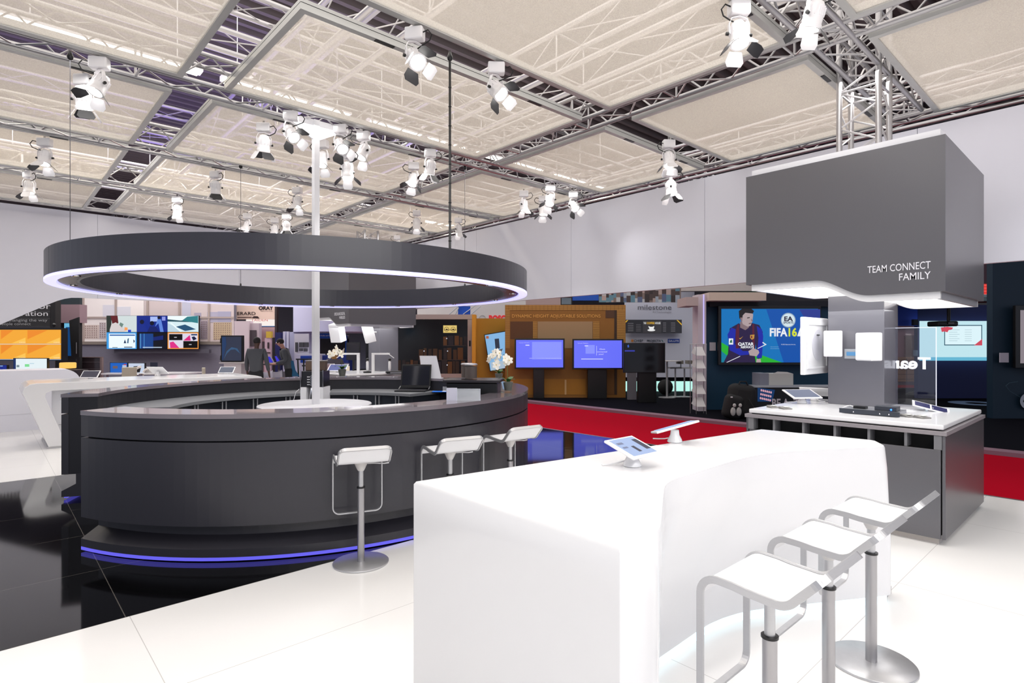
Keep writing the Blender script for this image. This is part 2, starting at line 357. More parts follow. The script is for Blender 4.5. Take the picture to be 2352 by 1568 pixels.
# ================================================================ the round bar
BC = (2.71*K, 6.20*K); A0, A1 = 202.0, 516.5
bar = thing('bar_counter', 'big round anthracite bar counter open on its left side, lit blue at the foot', 'bar counter', (0, 0, 0))
m = MB(); m.karc([(2.05, 1.068), (2.365, 1.068), (2.365, 1.10), (2.05, 1.10)], A0, A1, BC, ANTHTOP, 130); m.build('countertop', bar)
m = MB(); m.karc([(2.30, 0.912), (2.36, 0.912), (2.36, 1.067), (2.30, 1.067)], A0, 305.6, BC, ANTH, 50); m.karc([(2.30, 0.912), (2.36, 0.912), (2.36, 1.067), (2.30, 1.067)], 305.8, A1, BC, ANTH, 80); m.build('fascia', bar)
m = MB(); m.karc([(2.30, 0.31), (2.36, 0.31), (2.36, 0.90), (2.30, 0.90)], A0, 305.6, BC, ANTH, 50); m.karc([(2.30, 0.31), (2.36, 0.31), (2.36, 0.90), (2.30, 0.90)], 305.8, A1, BC, ANTH, 80); m.build('front_panel', bar)
m = MB(); m.karc([(2.06, 0.31), (2.31, 0.31), (2.31, 1.067), (2.06, 1.067)], A0+0.15, A1-0.15, BC, mat('anthracite_core', (30, 30, 36), 0.45), 110); m.build('core', bar)
m = MB(); m.karc([(2.02, 0.0), (2.20, 0.0), (2.20, 0.09), (2.36, 0.092), (2.36, 0.15), (2.24, 0.215), (2.24, 0.312), (2.02, 0.312)], A0, A1, BC, ANTH, 110); m.build('plinth', bar)
LEDB = mat('blue_led_strip', (20, 20, 60), 0.4, emit=(112, 106, 255), es=0.85)
m = MB(); m.karc([(2.33, 0.068), (2.361, 0.068), (2.361, 0.091), (2.33, 0.091)], A0+0.05, A1-1.5, BC, LEDB, 110); m.build('led_strip', bar)
INW = mat('inner_worktop', (120, 122, 126), 0.35)
m = MB(); m.karc([(1.45, 0.895), (2.055, 0.895), (2.055, 0.93), (1.45, 0.93)], 68, 152, BC, INW, 60); m.karc([(1.45, 0.895), (2.055, 0.895), (2.055, 0.93), (1.45, 0.93)], 12, 60, BC, INW, 40); m.build('worktop', bar)
m = MB(); m.karc([(1.52, 0.08), (2.055, 0.08), (2.055, 0.894), (1.52, 0.894)], 69, 151, BC, mat('cabinet_slate', (46, 50, 58), 0.3), 60); m.karc([(1.52, 0.08), (2.055, 0.08), (2.055, 0.894), (1.52, 0.894)], 13, 59, BC, mat('cabinet_slate'), 40); cb = m.build('cabinet', bar)
for a in (22, 34, 46, 80, 96, 112, 128):
    for d in (-1.0, 1.0):
        q = math.radians(a+d); r = 1.485*K; x, y = BC[0]+r*math.cos(q), BC[1]+r*math.sin(q)
        mm = MB(); mm.tube((x, y, 0.68), (x, y, 0.86), 0.009, STEEL, 8)
        for zz in (0.70, 0.84): mm.tube((x, y, zz), (BC[0]+1.54*K*math.cos(q), BC[1]+1.54*K*math.sin(q), zz), 0.005, STEEL, 6)
        mm.build('door_handle', cb)
m = MB()   # illuminated raised lettering blocks at the bar's right hand turn, read edge-on
for a, z0, z1 in ((331.2, 0.76, 0.88), (333.2, 0.76, 0.88), (335.4, 0.80, 0.93)):
    m.karc([(2.362, z0), (2.40, z0), (2.40, z1), (2.362, z1)], a, a+1.2, BC, E(255, 255, 255, 1.4), 4)
m.karc([(2.362, 0.76), (2.40, 0.76), (2.40, 0.785), (2.362, 0.785)], 331, 334.6, BC, E(255, 255, 255, 1.4), 8)
m.karc([(2.362, 0.86), (2.40, 0.86), (2.40, 0.885), (2.362, 0.885)], 331, 336.6, BC, E(255, 255, 255, 1.4), 8)
m.build('lit_logo', bar)['label'] = 'white lit logo lettering'

# round table on the pole and the pole
t = thing('round_table', 'round pale tabletop around the white pole inside the bar', 'table', (BC[0], BC[1], 0))
TG = mat('pale_grey_top', (190, 190, 196), 0.3)
MB().lathe([(0.05, 0.872), (0.62, 0.872), (0.626, 0.877), (0.626, 0.896), (0.62, 0.901), (0.05, 0.901)], TG, 64).build('tabletop', t)
MB().lathe([(0.30, 0), (0.30, 0.02), (0.09, 0.03), (0.08, 0.871), (0.05, 0.871), (0.05, 0.0)], ALU, 32).build('foot', t)
t = thing('pole', 'slim white square pole rising from the bar to the truss', 'pole', (BC[0], BC[1], 0))
B(-0.035, 0.035, -0.035, 0.035, 0.0, 4.17, WHITEM).build('shaft', t, bevel=0.008)
m = MB(); m.prism([(-0.30, 4.17), (0.30, 4.17), (0.30, 4.09), (0.05, 3.95), (-0.05, 3.95), (-0.30, 4.09)], 'y', -0.012, 0.012, WHITEM); m.build('gusset', t)
# hanging ring
LEDR = mat('ring_led_diffuser', (230, 230, 255), 0.4, emit=(178, 176, 255), es=1.35)
t = thing('ring_canopy', 'large dark ring hung above the bar with a violet white light line', 'ring canopy', (BC[0], BC[1], 0))
RS = mat('ring_soffit_dark', (44, 44, 54), 0.25)
RA = mat('ring_anthracite', (50, 49, 57), 0.32, spec=0.6)
m = MB()
for a, b in ((-54, 66), (66.15, 186), (186.15, 305.85)): m.karc([(2.325, 2.16), (2.35, 2.16), (2.35, 2.385), (2.325, 2.385)], a, b, (0, 0), RA, 60)
m.build('outer_band', t)
MB().karc([(2.10, 2.15), (2.125, 2.15), (2.125, 2.385), (2.10, 2.385)], 0, 360, (0, 0), RA, 160, True).build('inner_band', t)
MB().karc([(2.126, 2.15), (2.255, 2.15), (2.255, 2.17), (2.126, 2.17)], 0, 360, (0, 0), RS, 160, True).build('soffit', t)
MB().karc([(2.126, 2.36), (2.324, 2.36), (2.324, 2.384), (2.126, 2.384)], 0, 360, (0, 0), RS, 160, True).build('top_cover', t)
MB().karc([(2.265, 2.135), (2.352, 2.135), (2.352, 2.158), (2.265, 2.165)], 0, 360, (0, 0), LEDR, 160, True).build('led_strip', t)
for k in range(14):
    q = math.radians(k*360/14+9); x, y = 2.19*K*math.cos(q), 2.19*K*math.sin(q)
    d = MB().lathe([(0.020, 2.162), (0.036, 2.162), (0.038, 2.1695), (0.020, 2.1695)], CHROME, 16, (x, y, 0)).build('downlight', t)
    MB().lathe([(0.0001, 2.164), (0.0199, 2.164), (0.0199, 2.168), (0.0001, 2.168)], E(255, 226, 190, 6.0), 12, (x, y, 0)).build('bulb', d)
def wire(label, x, y, r=0.003, col=None, name='suspension_wire', z0=2.413, z1=4.19):
    t = thing(name, label, 'wire', (x, y, 0))
    MB().tube((0, 0, z0), (0, 0, z1), r, col or mat('steel_wire', (90, 90, 96), 0.4, metal=0.7), 6).build('cable', t)
    MB().lathe([(0.008, 0), (0.02, 0.01), (0.026, 0.03), (0.018, 0.055), (0.01, 0.08)], BLACK, 10, (0, 0, z1-0.09)).build('clamp', t)
    MB().lathe([(0.012, 0), (0.012, 0.03), (0.006, 0.045)], BLACK, 10, (0, 0, z0)).build('ferrule', t); return t
wire('thin wire holding the left side of the ring', 0.53*K, 6.16*K)
wire('thin wire holding the far side of the ring', 2.60*K, 8.40*K)
wire('thin wire holding the right side of the ring', 4.92*K, 6.35*K)
t = wire('thick black cable dropping to the near side of the ring', 2.93*K, 3.99*K, 0.011, BLACK, 'power_cable')
m = MB()
for k in range(9): m.lathe([(0.011, 0), (0.0145, 0.003), (0.0145, 0.01), (0.011, 0.013)], BLACK, 8, (0, 0, 2.5+k*0.17))
m.build('cable_tie', t)
# ================================================================ display kiosks (base + column, hanging hood)
def scurve(y0, z0, y1, z1, n=14):
    return [(y0+(y1-y0)*i/n, z0+(z1-z0)*(0.5-0.5*math.cos(PI*i/n))) for i in range(n+1)]
GLOW = mat('hood_light_panel', (240, 240, 240), 0.4, emit=(255, 253, 250), es=1.7)
DX, DY = 1.64, 1.605
def kiosk(ox, oy, lines, lab_base, lab_hood, tx):
    t = thing('display_kiosk', lab_base, 'display kiosk', (ox, oy, 0))
    m = MB(); m.box(0, 0.022, 0.03, DY-0.03, 0.05, 0.755, GREY); m.build('front_panel', t, bevel=0.003)
    for y0 in (0.0, DY-0.022): B(0.003, DX, y0, y0+0.022, 0.05, 0.868, GREY).build('side_panel', t, bevel=0.003)
    B(DX-0.022, DX-0.001, 0.023, DY-0.023, 0.05, 0.868, GREY).build('rear_panel', t)
    B(0.14, DX-0.03, 0.024, DY-0.024, 0.05, 0.866, mat('slot_interior_dark', (12, 12, 14), 0.7)).build('inner_box', t)
    B(0.05, DX-0.05, 0.05, DY-0.05, 0, 0.049, mat('plinth_white', (214, 206, 200), 0.3)).build('plinth', t)
    DV = C(112, 112, 116)
    for k in range(5):
        y = DY*(k+1)/6; B(0.012, 0.139, y-0.01, y+0.01, 0.756, 0.868, DV).build('slot_divider', t)
    for y0 in (0.023, DY-0.075): B(0.0, 0.10, y0, y0+0.052, 0.757, 0.867, DV).build('end_block', t)
    B(-0.01, DX+0.01, -0.01, DY+0.01, 0.870, 0.903, mat('kiosk_rim_grey', (150, 144, 148), 0.4, metal=0.4)).build('rim', t, bevel=0.002)
    B(0.04, DX-0.04, 0.04, DY-0.04, 0.903, 0.913, BLACK).build('shadow_gap', t)
    B(0.015, DX-0.02, 0.015, DY-0.02, 0.913, 0.952, WHITE).build('countertop', t, bevel=0.008)
    cb_ = MB(); cb_.box(1.12, DX-0.03, 0.71, 1.235, 0.952, 2.10, mat('column_grey_gloss', (104, 103, 110), 0.22, spec=0.7, coat=0.3)); cb_.build('column', t, bevel=0.006)
    h = thing('kiosk_hood', lab_hood, 'hanging hood', (ox, oy, 0))
    low = [(0.0, 2.01)]+scurve(0.53, 2.01, 0.98, 2.172)+[(DY, 2.176)]
    for x0, x1 in ((0, 0.03), (DX-0.03, DX)):
        m = MB(); m.prism(low+[(DY, 3.244), (0, 3.244)], 'x', x0, x1, mat('hood_anthracite', (100, 99, 103), 0.33, metal=0.3, spec=0.6, noise=0.05, nscale=150)); m.build('face_panel', h)
    HM = mat('hood_anthracite')
    B(0.031, DX-0.031, 0.0, 0.03, 2.01, 3.244, HM).build('side_panel', h)
    B(0.031, DX-0.031, DY-0.03, DY, 2.176, 3.244, HM).build('side_panel', h)
    B(0.04, DX-0.04, 0.04, DY-0.04, 3.20, 3.305, WHITEM).build('top_rim', h)
    li = [(0.04, 1.955)]+scurve(0.53, 1.955, 0.97, 2.115)+[(DY-0.04, 2.118)]
    ui = [(0.04, 2.02)]+scurve(0.53, 2.02, 0.98, 2.18)+[(DY-0.04, 2.184)]
    BR = WHITE
    for x0, x1 in ((0.035, 0.07), (DX-0.07, DX-0.035)):
        m = MB(); m.prism(li+ui[::-1], 'x', x0, x1, BR); m.build('bottom_rim', h)
    B(0.071, DX-0.071, 0.04, 0.07, 1.955, 2.02, STEEL).build('bottom_rim', h)
    B(0.071, DX-0.071, DY-0.07, DY-0.04, 2.118, 2.184, BR).build('bottom_rim', h)
    lp = [(0.071, 1.985)]+scurve(0.53, 1.985, 0.975, 2.135)+[(DY-0.071, 2.138)]
    m = MB(); m.prism(lp+[(a, b+0.015) for a, b in lp[::-1]], 'x', 0.071, DX-0.071, GLOW); m.build('light_panel', h)
    m = MB()
    for k, (s, wd) in enumerate(lines): m.text(s, (-0.002, tx, 2.198-0.082*k), (0, -1, 0), (0, 0, 1), 0.058, mat('lettering_white', (232, 232, 238), 0.5), width=wd, align='r', bold=0.0035)
    m.build('lettering', h)['label'] = 'white lettering'
    l = bpy.data.lights.new('hood_lamp', 'AREA'); l.shape = 'RECTANGLE'; l.size = 1.3; l.size_y = 1.3; l.energy = 9
    o = bpy.data.objects.new('lamp', l); COL.objects.link(o); o.location = (ox+DX/2, oy+DY/2, 1.94)
    return t, h
KX, KY = 5.56, 1.035
kiosk(KX, KY, [('TEAM CONNECT', 0.445), ('FAMILY', 0.215)], 'grey metallic display kiosk with a white top and grey column, at right',
      'large dark grey hood with two lines of white lettering, hung over the right kiosk', 0.095)
kiosk(KX, 11.10, [('SPEECHLINE DIGITAL', 0.50), ('WIRELESS', 0.27)], 'far grey display kiosk with white top, behind the bar',
      'far smaller looking dark hood seen behind the ring and the white pole', 0.16)

# white wall loudspeakers on the right kiosk column
def speaker(name, label, loc, rz, w=0.21, h=0.30, d=0.17, grp=None, tilt=0):
    t = thing(name, label, 'loudspeaker', loc, rz, grp); T = Matrix.Rotation(tilt, 4, 'X')
    B(-w/2, w/2, -d/2, d/2, -h/2, h/2, WHITE, T).build('cabinet', t, bevel=0.012)
    B(-w/2+0.012, w/2-0.012, -d/2-0.008, -d/2-0.001, -h/2+0.012, h/2-0.012, mat('speaker_grille_white', (226, 226, 230), 0.7, noise=0.1, nscale=400), T).build('grille', t)
    m = MB(); m.tube((0, d/2, 0), (0, d/2+0.06, 0), 0.02, ALU, 10); m.build('wall_bracket', t); return t
a = speaker('loudspeaker', 'white loudspeaker on the left side of the kiosk column face', (KX+0.965, KY+1.135, 1.595), -PI/2+0.35, 0.17, 0.27, 0.13, 'white loudspeakers on the kiosk column')
a = speaker('loudspeaker', 'white loudspeaker on the right side of the kiosk column face', (KX+0.955, KY+0.80, 1.565), -PI/2-0.45, 0.19, 0.28, 0.14, 'white loudspeakers on the kiosk column')
a = speaker('loudspeaker', 'white hanging loudspeaker on the far kiosk column, left one', (KX+0.35, 12.35, 1.84), -PI/2+0.5, 0.28, 0.42, 0.22, 'white loudspeakers on the far kiosk', 0.25)
a = speaker('loudspeaker', 'white hanging loudspeaker on the far kiosk column, right one', (KX+0.70, 11.55, 1.84), -PI/2-0.45, 0.28, 0.46, 0.22, 'white loudspeakers on the far kiosk', 0.25)
# square white array on the left flank of the column
t = thing('array_panel', 'square white wall device with a round recess, left of the kiosk column', 'wall device', (6.23, 2.335, 1.272))
B(0, 0.65, 0, 0.05, 0, 0.60, WHITE).build('housing', t, bevel=0.008)
m = MB()
for a in ((0.05, 0.60, 0.06, 0.08), (0.05, 0.60, 0.52, 0.54)): m.box(a[0], a[1], -0.012, -0.001, a[2], a[3], WHITE)
for a in ((0.05, 0.07), (0.58, 0.60)): m.box(a[0], a[1], -0.012, -0.001, 0.081, 0.519, WHITE)
m.build('raised_rim', t)
MB().prism([(0.35+0.165*math.cos(2*PI*k/40), 0.31+0.165*math.sin(2*PI*k/40)) for k in range(40)], 'y', -0.006, -0.0005, mat('recess_grey', (200, 200, 208), 0.5)).build('recess', t)
m = MB(); m.box(0.28, 0.29, -0.02, -0.012, 0.41, 0.42, BLACK); m.box(0.31, 0.35, -0.02, -0.012, 0.41, 0.42, BLACK); m.build('socket', t)
# small sign with dots on the column
t = thing('column_plate', 'small chrome edged label holder between the column speakers', 'label holder', (KX+1.115, KY+0.965, 1.50))
B(-0.02, 0, -0.10, 0.10, -0.06, 0.04, mat('clear_acrylic', (235, 240, 245), 0.08, alpha=0.35)).build('holder', t)
B(-0.024, -0.021, -0.08, 0.08, -0.03, 0.01, C(90, 150, 200)).build('card', t)
# clear acrylic panel with mirrored lettering
t = thing('acrylic_screen', 'upright clear acrylic panel with lit edges and mirrored word, right of the column', 'acrylic screen', (7.07, 1.39, 0.953))
AC = bpy.data.materials.new('clear_panel'); AC.use_nodes = True; nt = AC.node_tree; nt.nodes.clear()
o_ = nt.nodes.new('ShaderNodeOutputMaterial'); mx = nt.nodes.new('ShaderNodeMixShader'); t1 = nt.nodes.new('ShaderNodeBsdfTransparent'); g1 = nt.nodes.new('ShaderNodeBsdfGlossy')
g1.inputs['Roughness'].default_value = 0.04; t1.inputs[0].default_value = (0.96, 0.97, 1, 1); mx.inputs[0].default_value = 0.06
nt.links.new(t1.outputs[0], mx.inputs[1]); nt.links.new(g1.outputs[0], mx.inputs[2]); nt.links.new(mx.outputs[0], o_.inputs[0])
B(0, 0.012, 0.006, 0.90, 0.0, 0.804, AC).build('sheet', t)
m = MB(); m.box(0, 0.012, 0.0, 0.0055, 0, 0.81, E(235, 238, 255, 1.2)); m.box(0, 0.012, 0.0055, 0.90, 0.8045, 0.81, E(235, 238, 255, 1.2)); m.build('lit_edge', t)
m = MB(); m.text('Team', (0.014, 0.05, 0.385), (0, 1, 0), (0, 0, 1), 0.115, E(250, 250, 255, 1.3), width=0.40, bold=0.03); m.build('lettering', t)['label'] = 'white word seen from behind'

SCR = lambda r, g, b, s=1.0: E(r, g, b, s)
def tablet(label, loc, rz, tilt=0.6, w=0.27, h=0.19, scr=(150, 165, 200), roll=0.0, grp=None, deco=True, cat='tablet', sc2=1.0, zs=0.095):
    """white framed tablet on a tilted stand; the screen faces local -y and up"""
    t = thing('tablet', label, cat, loc, rz, grp); s = sc2
    T = Matrix.Translation((0, 0, zs*s)) @ Matrix.Rotation(roll, 4, 'Y') @ Matrix.Rotation(tilt, 4, 'X')
    B(-w/2*s, w/2*s, -h/2*s, h/2*s, 0, 0.014*s, WHITE, T).build('case', t, bevel=0.005*s)
    m = MB().box(-w/2*s+0.022*s, w/2*s-0.022*s, -h/2*s+0.016*s, h/2*s-0.016*s, 0.0145*s, 0.016*s, SCR(*scr), T)
    if deco:
        dk = SCR(40, 44, 70)
        m.box(0.06*s, 0.10*s, -0.05*s, 0.06*s, 0.0161*s, 0.0166*s, dk, T); m.box(-0.02*s, 0.005*s, -0.06*s, 0.0, 0.0161*s, 0.0166*s, dk, T)
        m.box(-0.09*s, -0.04*s, 0.03*s, 0.05*s, 0.0161*s, 0.0166*s, SCR(120, 130, 165), T); m.box(-0.09*s, -0.05*s, -0.01*s, 0.005*s, 0.0161*s, 0.0166*s, SCR(120, 130, 165), T)
    m.build('screen', t)
    m = MB(); m.lathe([(0.045*s, 0), (0.05*s, 0.004), (0.045*s, 0.02*s), (0.030*s, 0.05*s), (0.026*s, (zs-0.012)*s)], WHITE, 20); m.build('stand', t)
    m = MB(); m.pipe([(0, 0.03*s, 0.03*s), (-0.05*s, 0.07*s, 0.012*s), (-0.09*s, 0.10*s, 0.006), (-0.12*s, 0.11*s, 0.006)], 0.004*s, WHITE, 6); m.build('cord', t)
    return t

# gear on the right kiosk top (z = 0.952)
ZK = 0.952
def kp(px, py): return PZ(px, py, ZK)
t = thing('rack_unit', 'flat grey rack unit lying on the white kiosk top', 'rack unit', (KX+0.31, KY+0.40, ZK))
B(0, 0.30, -0.0, 0.44, 0.004, 0.046, mat('rack_grey', (170, 172, 178), 0.3, metal=0.7)).build('chassis', t, bevel=0.002)
m = MB().box(-0.008, 0.0, -0.02, 0.46, 0.004, 0.046, mat('rack_face', (70, 74, 82), 0.3, metal=0.6))
for y in (0.06, 0.13, 0.34): m.ball((-0.01, y, 0.02), 0.007, CHROME, 8)
m.build('face_plate', t)
t = thing('control_box', 'small black box with a blue light on top of the grey rack unit', 'control box', (KX+0.33, KY+0.41, ZK+0.047))
m = MB().box(0, 0.12, 0, 0.17, 0, 0.04, mat('box_slate', (44, 48, 58), 0.4)); m.build('body', t, bevel=0.003)
MB().ball((-0.003, 0.04, 0.014), 0.008, E(40, 110, 255, 5.0), 8).build('indicator', t)
t = thing('adapter_box', 'tiny black adapter on the left of the grey rack unit', 'adapter', (KX+0.36, KY+0.66, ZK+0.047))
B(0, 0.07, 0, 0.10, 0, 0.022, BLACK).build('body', t); MB().pipe([(0.03, 0.10, 0.01), (0.05, 0.14, 0.02), (0.09, 0.18, 0.01), (0.12, 0.26, -0.04)], 0.004, WHITE, 6).build('cord', t)
def minidisc(label, px, py):
    p = kp(px, py); t = thing('conference_unit', label, 'table microphone', p, VROT+0.2, 'small grey table units on the right kiosk')
    m = MB().prism([(-0.045, 0), (0.045, 0), (0.045, 0.024), (-0.045, 0.008)], 'x', -0.045, 0.045, mat('unit_grey', (120, 118, 116), 0.5)); m.build('body', t, bevel=0.003)
    B(-0.02, 0.02, -0.02, 0.02, 0.018, 0.024, C(225, 225, 220)).build('key', t)
minidisc('small grey table unit at the left end of the kiosk top', 1776, 936)
minidisc('small grey table unit, second from the left on the kiosk top', 1804, 939)
minidisc('small grey table unit right of the rack unit', 2086, 957)
minidisc('small grey table unit nearest the right corner of the kiosk top', 2119, 960)
tablet('white tablet with dark screen on the left of the kiosk top', kp(1842, 926), VROT+0.15, 0.35, 0.34, 0.22, (88, 100, 132), 0, 'tablets on the right kiosk', False)
tablet('white tablet facing away, behind the one on the left of the kiosk top', kp(1872, 920), PI/2+0.2, 0.5, 0.30, 0.2, (60, 70, 90), 0, 'tablets on the right kiosk', False)
t = thing('brochure', 'white sheet lying by the rack unit on the kiosk top', 'brochure', kp(2085, 940), VROT+0.3); B(-0.10, 0.10, -0.10, 0.10, 0.0, 0.012, WHITE).build('sheet', t)
p = kp(2138, 944); t = thing('twin_display', 'small white tilted display with two dark panes near the acrylic panel', 'display', p, VROT-0.5)
T = Matrix.Translation((0, 0, 0.04)) @ Matrix.Rotation(0.25, 4, 'Y') @ Matrix.Rotation(0.35, 4, 'X')
B(-0.15, 0.15, -0.06, 0.06, -0.008, 0.0, WHITE, T).build('case', t)
for x0, x1 in ((-0.13, -0.008), (0.008, 0.13)): B(x0, x1, -0.045, 0.045, 0.001, 0.003, mat('navy_pane', (52, 54, 92), 0.25), T).build('pane', t)
B(-0.02, 0.02, -0.02, 0.02, 0, 0.035, WHITE).build('foot', t)

# gear on the far kiosk
ZK2 = 0.952
def fk(name, label, cat, x, y): return thing(name, label, cat, (x, y, ZK2), VROT)
tablet('white tablet with a dark blue screen in the middle of the far kiosk top', (5.80, 12.10, ZK2), VROT, 0.5, 0.42, 0.28, (90, 100, 160), 0, 'tablets on the far kiosk', False, sc2=1.0)
tablet('reddish white tablet at the left end of the far kiosk top', (5.75, 12.62, ZK2), VROT+0.3, 0.5, 0.40, 0.28, (110, 80, 90), 0, 'tablets on the far kiosk', False)
for k, (px, lb) in enumerate(((844, 'left of the white post'), (895, 'right of the white post'))):
    t = thing('microphone_stand', 'white table microphone on a black base, %s' % lb, 'microphone', PD(px, 12.6, ZK2), VROT, 'microphones on the far kiosk')
    m = MB().lathe([(0.09, 0), (0.09, 0.03), (0.02, 0.045)], BLACK, 16); m.build('base', t)
    MB().lathe([(0.022, 0.04), (0.03, 0.10), (0.03, 0.24), (0.015, 0.26)], WHITE, 12).build('body', t); MB().ball((0, 0, 0.29), 0.035, BLACK, 10).build('head', t)
for k, (px, d, lb) in enumerate(((823, -1, 'left'), (857, 1, 'right'))):
    t = thing('swing_arm', 'white square arm holding a gooseneck, %s of the far kiosk column' % lb, 'arm', PD(px, 12.4, ZK2), VROT, 'white arms on the far kiosk')
    B(-0.03, 0.03, -0.02, 0.02, 0, 0.40, WHITE).build('post', t); m = MB(); m.box(*sorted((-0.03*d, 0.36*d)), -0.02, 0.02, 0.401, 0.44, WHITE); m.build('arm', t)
    MB().pipe([(0.30*d, 0, 0.44), (0.36*d, -0.02, 0.40), (0.46*d, -0.04, 0.33)], 0.008, WHITE, 6).build('gooseneck', t)
t = thing('receiver', 'flat dark receiver box on the far kiosk top', 'receiver', PD(912, 12.3, ZK2), VROT); B(-0.20, 0.20, -0.12, 0.12, 0, 0.05, BLACK).build('body', t, bevel=0.004); B(-0.12, 0.12, -0.123, -0.121, 0.012, 0.036, C(120, 120, 128)).build('display', t)
t = thing('display_screen', 'dark upright flat screen left of the far kiosk column', 'screen', PD(811, 13.6, 1.2), VROT); B(-0.16, 0.16, 0, 0.04, 0, 0.42, BLACK).build('bezel', t); B(-0.14, 0.14, -0.003, -0.001, 0.02, 0.40, C(30, 26, 30, 0.2)).build('screen', t)
B(-0.02, 0.02, 0.005, 0.035, -1.2, 0.0, BLACK).build('post', t)

# ================================================================ white sculpted tables
def loft(rings, mt):
    m = MB(); n = len(rings[0]); vs = [v for r in rings for v in r]
    fs = [(i*n+j, i*n+(j+1) % n, (i+1)*n+(j+1) % n, (i+1)*n+j) for i in range(len(rings)-1) for j in range(n)]
    fs += [tuple(range(n))[::-1], tuple((len(rings)-1)*n+j for j in range(n))]
    m.add(vs, fs, mt); return m
def smoothline(pts, rad=0.12, n=5):
    """round every flagged corner of a polygon; pts = (x, y, r)"""
    out = []; k = len(pts)
    for i in range(k):
        p0 = Vector(pts[i-1][:2]); p = Vector(pts[i][:2]); p1 = Vector(pts[(i+1) % k][:2]); r = pts[i][2]
        if r <= 0: out += [tuple(p)]*(n+1); continue
        a = p+(p0-p).normalized()*r; b = p+(p1-p).normalized()*r
        for j in range(n+1):
            s = j/n; q = a*(1-s)**2+p*2*s*(1-s)+b*s*s; out.append(tuple(q))
    return out
def sculpt_table(name, label, ox, oy, S=1.0, H=0.97, loc=None, mir=False):
    t = thing(name, label, 'counter', (ox, oy, 0))
    # x along, y across, (0, 0) = near right corner of the leg block
    top = [(0, 0, 0.006), (0.245, 0.02, 0.04), (0.84, 0.385, 0.14), (1.85, 0.40, 0.3), (2.62, -0.035, 0.06), (2.83, 0.09, 0.04), (2.76, 0.80, 0.01), (0, 1.16, 0.006)]
    mid = [(0, 0, 0.006), (0.245, 0.02, 0.04), (0.86, 0.40, 0.18), (1.95, 0.37, 0.3), (2.66, -0.04, 0.06), (2.83, 0.09, 0.04), (2.76, 0.80, 0.01), (0, 1.16, 0.006)]
    bot = [(0, 0, 0.006), (0.245, 0.02, 0.04), (0.84, 0.53, 0.18), (1.70, 0.55, 0.3), (2.69, -0.05, 0.05), (2.85, 0.09, 0.04), (2.76, 0.80, 0.01), (0, 1.16, 0.006)]
    bo2 = [(0, 0, 0.006), (0.245, 0.02, 0.04), (0.84, 0.52, 0.18), (1.70, 0.54, 0.3), (2.69, -0.05, 0.05), (2.85, 0.09, 0.04), (2.76, 0.80, 0.01), (0, 1.16, 0.006)]
    R = lambda pts, z: [(x*S, y, z) for x, y in smoothline(pts)]
    rings = [R(bo2, 0.05), R(bo2, 0.40), R(mid, H-0.14), R(top, H-0.012)]
    c = R(top, H); cx = sum(v[0] for v in c)/len(c); cy = sum(v[1] for v in c)/len(c)
    rings.append([(v[0]+(cx-v[0])*0.006, v[1]+(cy-v[1])*0.01, H) for v in c])
    m = loft(rings, WHITE); o = m.build('body', t, smooth=True)
    # end leg flare and the lit foot line
    sub = smoothline([(x*S, y, r*0.8) for x, y, r in bo2]); n = len(sub)
    m = loft([[(x+(1.3-x)*0.015, y+(0.6-y)*0.03, 0.0) for x, y in sub], [(x+(1.3-x)*0.015, y+(0.6-y)*0.03, 0.049) for x, y in sub]], mat('foot_light_strip', (220, 235, 240), 0.4, emit=(205, 236, 246), es=0.9)); m.build('light_strip', t)
    m = MB().prism([(2.66*S, 0.0), (2.845*S, 0.0), (2.845*S, 0.10), (2.66*S, 0.12)], 'z', 0, 0.045, STEEL); m.build('foot_cap', t)
    return t
sculpt_table('counter_table', 'big white sculpted table filling the foreground', 1.437, 1.078)
t = thing('counter_table', 'far left long white counter with a slanted end leg', 'counter', (0.40, 11.15, 0))
# profile in x-z: thick top folding down into a slanted leg at the left end
pr = [(0.0, 0.86), (0.02, 0.94), (0.08, 0.985), (0.16, 1.0), (3.30, 1.0), (3.42, 0.97), (3.48, 0.90), (3.50, 0.0), (3.32, 0.0), (3.30, 0.80), (3.24, 0.88), (0.34, 0.88), (0.27, 0.85), (0.26, 0.78), (0.52, 0.03), (0.30, 0.03)]
MB().prism(pr, 'y', 0, 1.2, WHITE).build('shell', t, bevel=0.006)
B(0.36, 3.29, 0.30, 0.33, 0.05, 0.879, WHITEM).build('knee_panel', t)
B(0.36, 3.29, 0.285, 0.33, 0.0, 0.05, mat('foot_light_strip')).build('light_strip', t)
B(0.28, 0.54, 0.0, 1.2, 0.0, 0.03, STEEL).build('foot_cap', t)
t = thing('reception_counter', 'low white lavender counter at the far left edge, rounded at its end', 'counter', (-3.0, 13.80, 0))
pr = [(0, 0), (4.35, 0), (4.35, 0.85)]+[(4.35-0.25*(1-math.cos(PI/2*i/8)), 0.85+0.25*math.sin(PI/2*i/8)) for i in range(1, 9)]+[(0, 1.10)]
MB().prism(pr, 'y', 0, 0.9, mat('lavender_white_panel', (224, 224, 234), 0.4)).build('body', t); B(0, 4.3, -0.004, -0.001, 0.30, 0.306, C(190, 190, 198)).build('joint_line', t)
tablet('white tablet with dark grey screen at the left end of the far left counter', PD(208, 9.75, 1.0), VROT, 0.9, 0.40, 0.20, (70, 68, 80), 0, 'tablets on the far left counter', False, sc2=0.75)
tablet('white tablet turned away in the middle of the far left counter', PD(362, 10.6, 1.0), VROT+2.9, 0.7, 0.36, 0.20, (80, 80, 90), 0, 'tablets on the far left counter', False, sc2=1.0)
tablet('white tablet at the right end of the far left counter', PD(521, 11.3, 1.0), VROT, 0.8, 0.40, 0.22, (110, 115, 130), 0, 'tablets on the far left counter', False, sc2=0.75)
